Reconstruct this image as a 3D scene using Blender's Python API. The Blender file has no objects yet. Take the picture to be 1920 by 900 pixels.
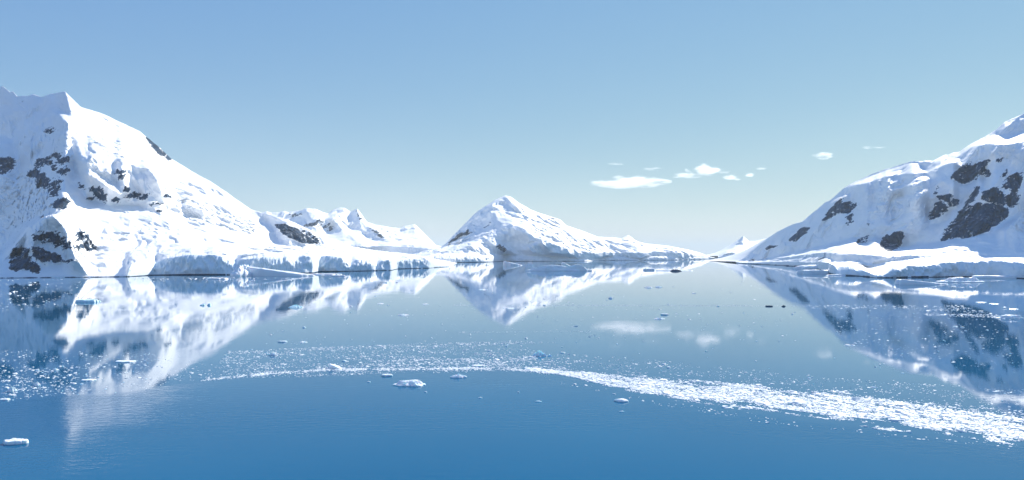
import bpy, math, random
import numpy as np

# ------------------------------------------------------------------ camera, sky, sun, exposure
SC = bpy.context.scene
COL = SC.collection
H = 60.0            # camera height above the water, metres
F = 1280.0          # focal length in photo pixels (1920 wide)
HZ = 474.5          # photo row of the true horizon
SUN_AZ, SUN_EL = 37.0, 34.5     # degrees clockwise from the view direction / above the horizon

cam_d = bpy.data.cameras.new('camera')
cam_d.sensor_width = 36.0
cam_d.lens = 36.0 * F / 1920.0
cam_d.shift_y = (HZ - 450.0) / 1920.0
cam_d.clip_start = 1.0
cam_d.clip_end = 300000.0
cam = bpy.data.objects.new('camera', cam_d)
cam.location = (0, 0, H)
cam.rotation_euler = (math.radians(90), 0, 0)
COL.objects.link(cam)
SC.camera = cam

W = bpy.data.worlds.new('World')
SC.world = W
W.use_nodes = True
nt = W.node_tree
bg = nt.nodes['Background']
sky = nt.nodes.new('ShaderNodeTexSky')
sky.sky_type = 'NISHITA'
sky.sun_disc = False
sky.sun_elevation = math.radians(SUN_EL)
sky.sun_rotation = math.radians(SUN_AZ)
sky.altitude = 0
sky.air_density = 1.0
sky.dust_density = 0.0
sky.ozone_density = 2.0
# clear polar air: the whole dome is given one flatter, bluer response (a power and a gain per channel)
_sep = nt.nodes.new('ShaderNodeSeparateColor'); _com = nt.nodes.new('ShaderNodeCombineColor')
nt.links.new(sky.outputs[0], _sep.inputs[0])
for _c, (_gain, _pow) in enumerate(((0.1075, 0.76), (0.1850, 0.54), (0.472, 0.14))):
    _p = nt.nodes.new('ShaderNodeMath'); _p.operation = 'POWER'; _p.inputs[1].default_value = _pow
    _m = nt.nodes.new('ShaderNodeMath'); _m.operation = 'MULTIPLY'; _m.inputs[1].default_value = _gain * 0.80 / 0.15
    nt.links.new(_sep.outputs[_c], _p.inputs[0]); nt.links.new(_p.outputs[0], _m.inputs[0])
    nt.links.new(_m.outputs[0], _com.inputs[_c])
nt.links.new(_com.outputs[0], bg.inputs[0])
bg.inputs[1].default_value = 0.15

sd = bpy.data.lights.new('sun', 'SUN')
sd.energy = 5.0
sd.angle = math.radians(0.53)
sd.color = (1.0, 0.945, 0.84)
so = bpy.data.objects.new('sun', sd)
az, el = math.radians(SUN_AZ), math.radians(SUN_EL)
from mathutils import Vector
so.rotation_euler = Vector((math.sin(az) * math.cos(el), math.cos(az) * math.cos(el), math.sin(el))).to_track_quat('Z', 'Y').to_euler()
so.location = (3000, 2000, 3000)
COL.objects.link(so)

SC.view_settings.view_transform = 'Standard'
SC.view_settings.look = 'None'
SC.view_settings.exposure = 0.54
SC.view_settings.gamma = 1.0
SC.cycles.use_denoising = True
SC.cycles.max_bounces = 12
SC.cycles.volume_bounces = 12
SC.cycles.diffuse_bounces = 6
SC.cycles.glossy_bounces = 3
SC.cycles.volume_max_steps = 256


# ------------------------------------------------------------------ helpers
def wy(py):                       # distance of a point of the water plane seen at photo row py
    return H * F / (np.asarray(py, float) - HZ)


def _hash(ix, iy, iz, seed):
    h = (ix.astype(np.uint32) * np.uint32(374761393) + iy.astype(np.uint32) * np.uint32(668265263)
         + iz.astype(np.uint32) * np.uint32(2147483647 & 1274126177) + np.uint32((seed * 974634767) & 0xffffffff))
    h = (h ^ (h >> np.uint32(13))) * np.uint32(1274126177)
    h = h ^ (h >> np.uint32(16))
    return h


def pnoise(x, y, z, seed=0):
    """gradient noise, about -1..1"""
    x = np.asarray(x, np.float32); y = np.asarray(y, np.float32); z = np.asarray(z, np.float32)
    x, y, z = np.broadcast_arrays(x, y, z)
    fx, fy, fz = np.floor(x), np.floor(y), np.floor(z)
    ix, iy, iz = fx.astype(np.int64), fy.astype(np.int64), fz.astype(np.int64)
    x, y, z = x - fx, y - fy, z - fz
    u, v, w = (t * t * t * (t * (t * 6 - 15) + 10) for t in (x, y, z))
    out = np.zeros_like(x)
    with np.errstate(over='ignore'):
        for dx in (0, 1):
            for dy in (0, 1):
                for dz in (0, 1):
                    h = _hash(ix + dx, iy + dy, iz + dz, seed)
                    gx = (h & np.uint32(1023)).astype(np.float32) / 511.5 - 1
                    gy = ((h >> np.uint32(10)) & np.uint32(1023)).astype(np.float32) / 511.5 - 1
                    gz = ((h >> np.uint32(20)) & np.uint32(1023)).astype(np.float32) / 511.5 - 1
                    d = gx * (x - dx) + gy * (y - dy) + gz * (z - dz)
                    out += d * (u if dx else 1 - u) * (v if dy else 1 - v) * (w if dz else 1 - w)
    return out * 1.5


def fbm(x, y, z, octv=4, seed=0, gain=0.5, lac=2.03):
    a, s, o = 1.0, 0.0, 0.0
    for k in range(octv):
        o = o + a * pnoise(x * lac ** k + 17.3 * k, y * lac ** k - 9.1 * k, z * lac ** k + 4.7 * k, seed + k)
        s += a; a *= gain
    return o / s


def ridged(x, y, z, octv=4, seed=0, gain=0.5, lac=2.1):
    a, s, o = 1.0, 0.0, 0.0
    for k in range(octv):
        o = o + a * (1 - np.abs(pnoise(x * lac ** k + 7.3 * k, y * lac ** k - 3.1 * k, z * lac ** k + 1.7 * k, seed + k)) * 2)
        s += a; a *= gain
    return o / s


def blur(a, sig, axis):
    if sig <= 0:
        return a
    r = int(3 * sig) + 1
    k = np.exp(-0.5 * (np.arange(-r, r + 1) / sig) ** 2); k /= k.sum()
    pad = [(0, 0)] * a.ndim; pad[axis] = (r, r)
    p = np.pad(a, pad, mode='edge')
    out = np.zeros_like(a, dtype=float)
    for i, w in enumerate(k):
        sl = [slice(None)] * a.ndim; sl[axis] = slice(i, i + a.shape[axis])
        out += w * p[tuple(sl)]
    return out


def inside(poly, X, Y):
    poly = np.asarray(poly, float)
    res = np.zeros(X.shape, bool)
    lo, hi = poly.min(0), poly.max(0)
    box = (X >= lo[0]) & (X <= hi[0]) & (Y >= lo[1]) & (Y <= hi[1])
    xs, ys = X[box], Y[box]
    c = np.zeros(xs.shape, bool)
    n = len(poly)
    for i in range(n):
        x0, y0 = poly[i]; x1, y1 = poly[(i + 1) % n]
        if y0 == y1:
            continue
        cond = (y0 > ys) != (y1 > ys)
        c ^= cond & (xs < (x1 - x0) * (ys - y0) / (y1 - y0) + x0)
    res[box] = c
    return res


def line(pts, u, smooth=0.0):
    p = np.asarray(pts, float)
    v = np.interp(u, p[:, 0], p[:, 1])
    return blur(v, smooth, 0) if smooth else v


def tag(o, label=None, cat=None, group=None, kind=None):
    if label: o['label'] = label
    if cat: o['category'] = cat
    if group: o['group'] = group
    if kind: o['kind'] = kind
    return o


def mesh_obj(name, verts, faces, mat, parent=None, smooth=True):
    """verts (n,3); faces (m,k) int array, or a list of such arrays"""
    fl = faces if isinstance(faces, list) else [faces]
    me = bpy.data.meshes.new(name)
    verts = np.ascontiguousarray(verts, np.float32)
    loops = np.concatenate([f.ravel() for f in fl]).astype(np.int32)
    totals = np.concatenate([np.full(len(f), f.shape[1]) for f in fl]).astype(np.int32)
    starts = np.concatenate([[0], np.cumsum(totals)[:-1]]).astype(np.int32)
    me.vertices.add(len(verts)); me.vertices.foreach_set('co', verts.ravel())
    me.loops.add(len(loops)); me.loops.foreach_set('vertex_index', loops)
    me.polygons.add(len(totals)); me.polygons.foreach_set('loop_start', starts)
    me.polygons.foreach_set('loop_total', totals)
    me.polygons.foreach_set('use_smooth', np.full(len(totals), smooth))
    me.update(calc_edges=True)
    me.materials.append(mat)
    o = bpy.data.objects.new(name, me)
    COL.objects.link(o)
    if parent is not None:
        o.parent = parent
    return o


# ------------------------------------------------------------------ materials
def new_mat(name):
    m = bpy.data.materials.new(name); m.use_nodes = True
    return m, m.node_tree, m.node_tree.nodes['Principled BSDF']


def node(t, kind, **kw):
    n = t.nodes.new(kind)
    for k, v in kw.items():
        setattr(n, k, v)
    return n


def noise_node(t, scale, detail=4, rough=0.55, vec=None, sc3=None):
    tc = node(t, 'ShaderNodeNewGeometry')
    src = tc.outputs['Position']
    if sc3 is not None:
        mp = node(t, 'ShaderNodeMapping'); mp.inputs['Scale'].default_value = sc3
        t.links.new(src, mp.inputs['Vector']); src = mp.outputs['Vector']
    n = node(t, 'ShaderNodeTexNoise')
    n.inputs['Scale'].default_value = scale
    n.inputs['Detail'].default_value = detail
    n.inputs['Roughness'].default_value = rough
    t.links.new(src, n.inputs['Vector'])
    return n


def ramp(t, src, stops):
    r = node(t, 'ShaderNodeValToRGB')
    els = r.color_ramp.elements
    while len(els) < len(stops):
        els.new(0.5)
    for e, (p, c) in zip(els, stops):
        e.position = p; e.color = (*c, 1)
    t.links.new(src, r.inputs[0])
    return r


def bump(t, p, src, strength, dist):
    b = node(t, 'ShaderNodeBump')
    b.inputs['Strength'].default_value = strength
    b.inputs['Distance'].default_value = dist
    t.links.new(src, b.inputs['Height'])
    t.links.new(b.outputs['Normal'], p.inputs['Normal'])
    return b


def snow_material(name, c0, c1, scale, bdist, rough=0.65):
    m, t, p = new_mat(name)
    n = noise_node(t, scale, 6, 0.6)
    r = ramp(t, n.outputs['Fac'], [(0.35, c0), (0.65, c1)])
    t.links.new(r.outputs[0], p.inputs['Base Color'])
    p.inputs['Roughness'].default_value = rough
    p.inputs['Specular IOR Level'].default_value = 0.25
    n2 = noise_node(t, 1 / 9.0, 6, 0.62, sc3=(1, 1, 2.2))
    bump(t, p, n2.outputs['Fac'], 0.35, bdist)
    return m


M_SNOW = snow_material('snow', (0.86, 0.87, 0.88), (0.93, 0.93, 0.93), 1 / 90.0, 2.2)
M_CLIFF = snow_material('glacier_ice', (0.72, 0.82, 0.88), (0.85, 0.89, 0.91), 1 / 20.0, 3.0, 0.5)
M_BERG = snow_material('berg_snow', (0.78, 0.83, 0.86), (0.88, 0.89, 0.90), 1.2, 0.25)


def berg_foot(m):
    t = m.node_tree; p = t.nodes['Principled BSDF']
    src = p.inputs['Base Color'].links[0].from_socket
    g = node(t, 'ShaderNodeNewGeometry'); sx = node(t, 'ShaderNodeSeparateXYZ'); t.links.new(g.outputs['Position'], sx.inputs[0])
    mr = node(t, 'ShaderNodeMapRange'); mr.inputs['From Min'].default_value = 0.02; mr.inputs['From Max'].default_value = 0.2
    t.links.new(sx.outputs['Z'], mr.inputs['Value'])
    mx = node(t, 'ShaderNodeMix', data_type='RGBA'); mx.inputs[6].default_value = (0.30, 0.62, 0.72, 1)
    t.links.new(mr.outputs[0], mx.inputs[0]); t.links.new(src, mx.inputs[7])
    t.links.new(mx.outputs[2], p.inputs['Base Color'])


berg_foot(M_BERG)                # wet ice just above the water is blue green
M_BLUE = snow_material('blue_ice', (0.50, 0.76, 0.84), (0.78, 0.89, 0.92), 0.6, 0.4, 0.35)
for _m, _w in ((M_BERG, 0.35), (M_BLUE, 0.5)):
    _p = _m.node_tree.nodes['Principled BSDF']
    _p.inputs['Subsurface Weight'].default_value = _w
    _p.inputs['Subsurface Radius'].default_value = (0.35, 0.8, 1.0)
    _p.inputs['Subsurface Scale'].default_value = 0.6
M_BRASH = snow_material('brash_snow', (0.74, 0.80, 0.83), (0.88, 0.89, 0.89), 0.7, 0.05)


def rock_material():
    m, t, p = new_mat('rock')
    n = noise_node(t, 1 / 17.0, 8, 0.68, sc3=(1.0, 1.0, 0.45))
    r = ramp(t, n.outputs['Fac'], [(0.36, (0.003, 0.016, 0.042)), (0.48, (0.009, 0.045, 0.105)), (0.58, (0.026, 0.085, 0.170)), (0.70, (0.090, 0.140, 0.200))])  # bluer than the stone itself: the blue of shade put into the colour
    # snow lying on the ledges that face up, broken up by noise
    g = node(t, 'ShaderNodeNewGeometry')
    sx = node(t, 'ShaderNodeSeparateXYZ'); t.links.new(g.outputs['Normal'], sx.inputs[0])
    n2 = noise_node(t, 1 / 9.0, 6, 0.7)
    ad = node(t, 'ShaderNodeMath', operation='MULTIPLY_ADD')
    t.links.new(n2.outputs['Fac'], ad.inputs[0]); ad.inputs[1].default_value = 0.75
    t.links.new(sx.outputs['Z'], ad.inputs[2])
    lim = ramp(t, ad.outputs[0], [(0.0, (0, 0, 0)), (1.0, (1, 1, 1))])
    mr = node(t, 'ShaderNodeMapRange'); mr.inputs['From Min'].default_value = 1.36; mr.inputs['From Max'].default_value = 1.42
    t.links.new(ad.outputs[0], mr.inputs['Value'])
    n4 = noise_node(t, 1 / 20.0, 9, 0.72, sc3=(1.0, 1.0, 0.4))
    m4 = node(t, 'ShaderNodeMapRange'); m4.inputs['From Min'].default_value = 0.60; m4.inputs['From Max'].default_value = 0.65
    t.links.new(n4.outputs['Fac'], m4.inputs['Value'])
    mxx = node(t, 'ShaderNodeMath', operation='MAXIMUM')
    t.links.new(mr.outputs[0], mxx.inputs[0]); t.links.new(m4.outputs[0], mxx.inputs[1])
    mx = node(t, 'ShaderNodeMix', data_type='RGBA')
    t.links.new(mxx.outputs[0], mx.inputs[0]); t.links.new(r.outputs[0], mx.inputs[6])
    mx.inputs[7].default_value = (0.82, 0.83, 0.85, 1)
    t.links.new(mx.outputs[2], p.inputs['Base Color'])
    t.nodes.remove(lim)
    p.inputs['Roughness'].default_value = 0.9
    n3 = noise_node(t, 1 / 5.0, 6, 0.7)
    bump(t, p, n3.outputs['Fac'], 1.0, 7.0)
    return m


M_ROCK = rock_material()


# ------------------------------------------------------------------ terrain builder
def massif(name, u0, u1, du, nrow, shore, cliff, anchors, ridge, weights, rocks, pushes=(), cliff_spans=(),
           base_w=1.0, seed=1, rough=1.0, ns=1.0, back=1500.0, nback=24, shore_rock=(), sil=1.0, usm=5.0,
           label='', wsm=2.0, seracs=(), skew=0.0):
    """A mountain as a height surface: each azimuth column (photo x = u) runs inland from the shore over the sea cliff
    to the ridge and down behind it. Steep ground (small weight) covers little distance, gentle ground a lot."""
    u = np.arange(u0, u1 + du, du)
    nu = len(u)
    S = line(shore, u, 2 / du)
    Ys = wy(S)
    R = line([(a, b) for a, b, c in ridge], u, 0.8)
    YR = line([(a, c) for a, b, c in ridge], u, 20 / du)
    C = line([(a, b) for a, b, c in cliff], u, 1.2)
    Cd = line([(a, c) for a, b, c in cliff], u, 6 / du)
    C = np.minimum(C, S - 0.6)
    # raggedness of the cliff top and the skyline
    C = C + np.where(S - C > 5, 1, 0.2) * (2.2 * fbm(u / 11, 0 * u, 0 * u, 4, seed + 91, 0.6) + np.clip((S - C) / 14, 0, 1) * 4.0 * fbm(u / 34, 0 * u + 5, 0 * u, 2, seed + 92))
    R = R + sil * (1.5 * fbm(u / 14, 0 * u + 3, 0 * u, 4, seed + 90) + 0.5 * fbm(u / 4, 0 * u + 3, 0 * u, 2, seed + 95))
    C = np.maximum(C, R + 0.8); C = np.minimum(C, S - 0.4)
    R = np.minimum(R, C - 0.4)
    ncl = 14
    tt = np.linspace(0, 1, nrow)[:, None]
    Cs = np.maximum(blur(C, 22 / du, 0), R + 0.8)
    Rs = blur(R, 7 / du, 0); Rs = np.minimum(Rs, Cs - 0.6)
    span = np.maximum(Cs - Rs, 0.6)[None]
    dl = np.minimum(6.0, 0.3 * span)
    PY = Cs[None] - tt * span + (C - Cs)[None] * np.exp(-tt * span / dl) + (R - Rs)[None] * np.exp(-(1 - tt) * span / np.minimum(9.0, 0.3 * span))
    PY = np.minimum.accumulate(PY - np.arange(nrow)[:, None] * 1e-4, 0)
    PX = np.broadcast_to(u[None], PY.shape).copy()
    wxn = 3.0 * fbm(PX / 28, PY / 22, 0 * PX, 3, seed + 5) + 1.5 * fbm(PX / 7, PY / 7, 0 * PX, 2, seed + 15)
    wyn = 3.0 * fbm(PX / 28, PY / 22, 0 * PX + 9, 3, seed + 6) + 1.5 * fbm(PX / 7, PY / 7, 0 * PX + 4, 2, seed + 16)
    Wt = np.full(PY.shape, base_w)
    for w, poly in weights:
        Wt[inside(poly, PX + wxn, PY + wyn)] = w
    # rock masks (in the same photo coordinates), used below for the faces, here to make rock steep
    rid = np.full(PY.shape, -1)
    wx2 = 4.5 * fbm(PX / 16, PY / 16, 0 * PX, 3, seed + 25) + 2.2 * fbm(PX / 4.5, PY / 4.5, 0 * PX, 2, seed + 35)
    wy2 = 4.5 * fbm(PX / 16, PY / 16, 0 * PX + 9, 3, seed + 26) + 2.2 * fbm(PX / 4.5, PY / 4.5, 0 * PX + 4, 2, seed + 36)
    fleck = 0.75 * fbm((PX - PY * 0.5) / 7, (PY + PX * 0.45) / 3.6, 0 * PX, 4, seed + 45, 0.65) + 0.85 * fbm((PX - PY * 0.5) / 24, (PY + PX * 0.45) / 8.5, 0 * PX, 3, seed + 47, 0.6)
    for k, rk in enumerate(rocks):
        dens, poly = rk[0], rk[1]
        m = inside(poly, PX + wx2, PY + wy2)
        Wt[m] = np.minimum(Wt[m], 0.35 * base_w)
        soft = blur(blur(m.astype(np.float32), 3.0, 0), 3.0 / du, 1)
        rid[(soft > 0.08) & (fleck * 1.2 < dens + 0.17 + (soft - 1) * (0.85 if dens < 0.5 else 1.25))] = k
    Wt = np.exp(blur(blur(np.log(Wt), wsm, 0), wsm / du, 1))
    cw = np.concatenate([np.zeros((1, nu)), np.cumsum(0.5 * (Wt[1:] + Wt[:-1]) * (PY[:-1] - PY[1:]), 0)], 0)
    An = [(line([(a, b) for a, b, c in L], u, 3 / du), line([(a, c) for a, b, c in L], u, 12 / du)) for L in anchors]
    Y = np.empty_like(PY)
    YC = Ys + Cd
    for j in range(nu):
        kp, ky = [0.0], [YC[j]]
        for (ap, ay) in An:
            if R[j] + 1.0 < ap[j] < C[j] - 1.0:
                kp.append(np.interp(-ap[j], -PY[:, j], cw[:, j])); ky.append(max(ay[j], ky[-1] + 3))
        kp.append(cw[-1, j]); ky.append(max(YR[j], ky[-1] + 10))
        Y[:, j] = np.interp(cw[:, j], kp, ky)
    if usm:
        a = np.clip((tt - 0.01) / 0.05, 0, 1)
        Y = (1 - a) * Y + a * blur(Y, usm / du, 1)
    # spurs and hollows: pushed towards (+) or away from the camera
    for amt, rl, rr, poly in pushes:
        p = np.asarray(poly, float)
        best = np.full(PY.shape, 1e9); side = np.zeros(PY.shape)
        for i in range(len(p) - 1):
            ax, ay = p[i]; bx, by = p[i + 1]
            L2 = (bx - ax) ** 2 + (by - ay) ** 2
            t_ = np.clip(((PX + wxn - ax) * (bx - ax) + (PY + wyn - ay) * (by - ay)) / L2, 0, 1)
            dx, dy = PX + wxn - (ax + t_ * (bx - ax)), PY + wyn - (ay + t_ * (by - ay))
            d = np.hypot(dx, dy)
            sgn = ((bx - ax) * dy - (by - ay) * dx) / (np.sqrt(L2) * np.maximum(d, 1e-3))
            up = d < best
            best = np.where(up, d, best); side = np.where(up, sgn, side)
        rad = rr + (rl - rr) * (0.5 + 0.5 * side)        # for a line drawn downwards, 'rl' is the photo's left side
        q = best / rad
        Y = Y - amt * (np.exp(-np.sqrt(q * q + 0.02) * 1.6)) * np.clip(tt * 12, 0, 1)
    X = (PX - 960) / F * Y
    Z = H - (PY - HZ) / F * Y
    # relief
    steep = np.clip(1.2 - np.log2(np.maximum(Wt / base_w, 1e-3)) * 0.45, 0.35, 2.2)
    zone = np.clip(tt * 20, 0, 1) * np.clip((1 - tt) * 9 + 0.25, 0, 1)
    px_, py_, pz_ = X / ns, Y / ns, Z / ns
    big = fbm(px_ / 170, py_ / 170, pz_ / 110, 3, seed + 51)
    sx_ = px_ + skew * pz_ + 22 * fbm(px_ / 120, py_ / 140, pz_ / 90, 2, seed + 63)
    rib = 1.15 * ridged(sx_ / 95, py_ / 150, pz_ / 420, 3, seed + 61, 0.42)
    med = fbm(px_ / 60, py_ / 75, pz_ / 40, 3, seed + 71, 0.42)
    fine = ridged(px_ / 20, py_ / 26, pz_ / 13, 3, seed + 81)
    gate = np.clip(0.5 + 1.3 * fbm(px_ / 210, py_ / 260, pz_ / 130, 2, seed + 75), 0.1, 1.2)
    isr = blur(blur((rid >= 0).astype(float), 1.0, 0), 1.0 / du, 1)
    dY = rough * ns * zone * steep * (18 * big + 30 * (rib - 0.5) * gate + 7 * med + 1.8 * (fine - 0.4) * gate)
    dY += rough * ns * isr * zone * (14 * ridged(px_ / 20, py_ / 20, pz_ / 42, 4, seed + 101, 0.6) - 3)
    dZ = rough * ns * zone * (4.2 * big + 3.2 * (rib - 0.5) * gate + 1.8 * med * gate + 0.5 * (fine - 0.4) * gate)
    cz = pz_ + 0.75 * skew * px_ + 9 * med
    crack = np.clip(ridged(px_ / 150, py_ / 170, cz / 34, 2, seed + 151, 0.4) - 0.70, 0, 1) * 3.3
    cgate = np.clip(fbm(px_ / 190, py_ / 240, pz_ / 90, 2, seed + 155) * 3.0 + 0.25, 0, 1)
    dZ = dZ - rough * ns * zone * cgate * crack * 7.0
    dY = dY - rough * ns * zone * cgate * crack * 6.0
    for amp, poly in seracs:
        sm = blur(blur(inside(poly, PX + 2 * wxn, PY + 2 * wyn).astype(np.float32), 4, 0), 4 / du, 1) * zone
        b1 = fbm(px_ / 38, py_ / 48, pz_ / 26, 2, seed + 161, 0.5) * 2.8
        blk = np.floor(b1) + np.clip((b1 - np.floor(b1)) * 3.5 - 1.2, 0, 1)
        dY = dY + amp * ns * sm * (9 * blk + 3 * (fine - 0.4))
        dZ = dZ + amp * ns * sm * (2.6 * blk + 0.6 * (fine - 0.4))
    k = 1.0 - dY / Y                     # moved along the line of sight: the relief changes, not the outline
    X, Y, Z = X * k, Y * k, H + (Z - H) * k + dZ
    # sea cliff / shore rows
    tc = np.linspace(0, 1, ncl)[:-1, None]
    prof = tc ** 2.6
    Yc = Ys[None] + prof * (Y[0] - Ys)[None]
    Zc = -1.5 + (Z[0] + 1.5)[None] * np.clip(tc * 1.06, 0, 1)
    Xc = np.broadcast_to((u - 960)[None] / F, Yc.shape) * Yc
    hC = np.maximum(Z[0], 0)[None]
    cl = np.clip(hC / 12, 0.05, 2.0)
    bul = np.sin(np.pi * tc)
    d = cl * bul ** 0.7 * (12 * fbm(Xc / 45, Yc / 90, Zc / 60, 4, seed + 111, 0.6) + 7.0 * (ridged(Xc / 17, Yc / 40, Zc / 26, 4, seed + 121, 0.55) - 0.4))
    Yc = Yc - d
    # back slope
    tb = np.linspace(0, 1, nback + 1)[1:, None]
    bk = np.broadcast_to(np.asarray(back, float), (nu,))
    Yb = Y[-1][None] + tb * bk[None]
    Zb = Z[-1][None] * (1 - tb) ** 1.25 - 4 * tb
    Xb = X[-1][None] * (1 + 0.35 * tb * bk[None] / Y[-1][None])
    Zb = Zb + (Z[-1][None] * 0.10) * np.sin(np.pi * tb) * fbm(Xb / 300, Yb / 300, 0 * Yb, 3, seed + 131) - 0.02 * Z[-1][None] * tb
    Xa = np.concatenate([Xc, X, Xb]); Ya = np.concatenate([Yc, Y, Yb]); Za = np.concatenate([Zc, Z, Zb])
    nv = Xa.shape[0]
    V = np.stack([Xa, Ya, Za], -1).reshape(-1, 3)
    ii, jj = np.meshgrid(np.arange(nv - 1), np.arange(nu - 1), indexing='ij')
    a = ii * nu + jj
    FQ = np.stack([a, a + 1, a + nu + 1, a + nu], -1)
    lab = np.zeros(FQ.shape[:2], int)            # 0 snow, 1 ice cliff, 2 shore rock, 10+k rock
    r0 = ncl - 1
    lab[r0:r0 + nrow - 1] = np.where(rid[:-1, :-1] >= 0, 10 + rid[:-1, :-1], 0)
    uc = u[:-1]
    for a0, a1 in cliff_spans:
        sel = (uc >= a0) & (uc < a1)
        lab[:r0, sel] = 1
    zf = Za[:-1, :-1]
    sn = fbm(uc / 16, 0 * uc, 0 * uc, 3, seed + 141)
    for a0, a1, h in shore_rock:
        hh = h * np.clip(0.7 + 1.6 * sn, 0, 1.8)
        m = ((uc >= a0) & (uc < a1))[None] & (zf[:r0] < hh[None]) & (hh[None] > 0.12)
        sub = lab[:r0]; sub[m] = 2; lab[:r0] = sub
    root = None
    names = {0: 'mountain', 1: 'ice_cliff', 2: 'shore_rock'}
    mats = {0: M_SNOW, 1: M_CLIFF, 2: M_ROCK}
    flat = FQ.reshape(-1, 4); lf = lab.reshape(-1)
    for l in np.unique(lf):
        fs = flat[lf == l]
        if l >= 10 and len(fs) < 6:
            continue
        used, inv = np.unique(fs, return_inverse=True)
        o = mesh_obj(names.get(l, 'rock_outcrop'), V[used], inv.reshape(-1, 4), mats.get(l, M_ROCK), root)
        if l == 0:
            root = o
            tag(o, label, 'mountain', kind='structure')
        elif l == 1:
            o['label'] = 'pale blue ice cliff where the glacier ends in the water'
        elif l == 2:
            o['label'] = 'thin band of dark bare rock along the waterline'
        elif len(rocks[l - 10]) > 2:
            o['label'] = rocks[l - 10][2]
    return root


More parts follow.
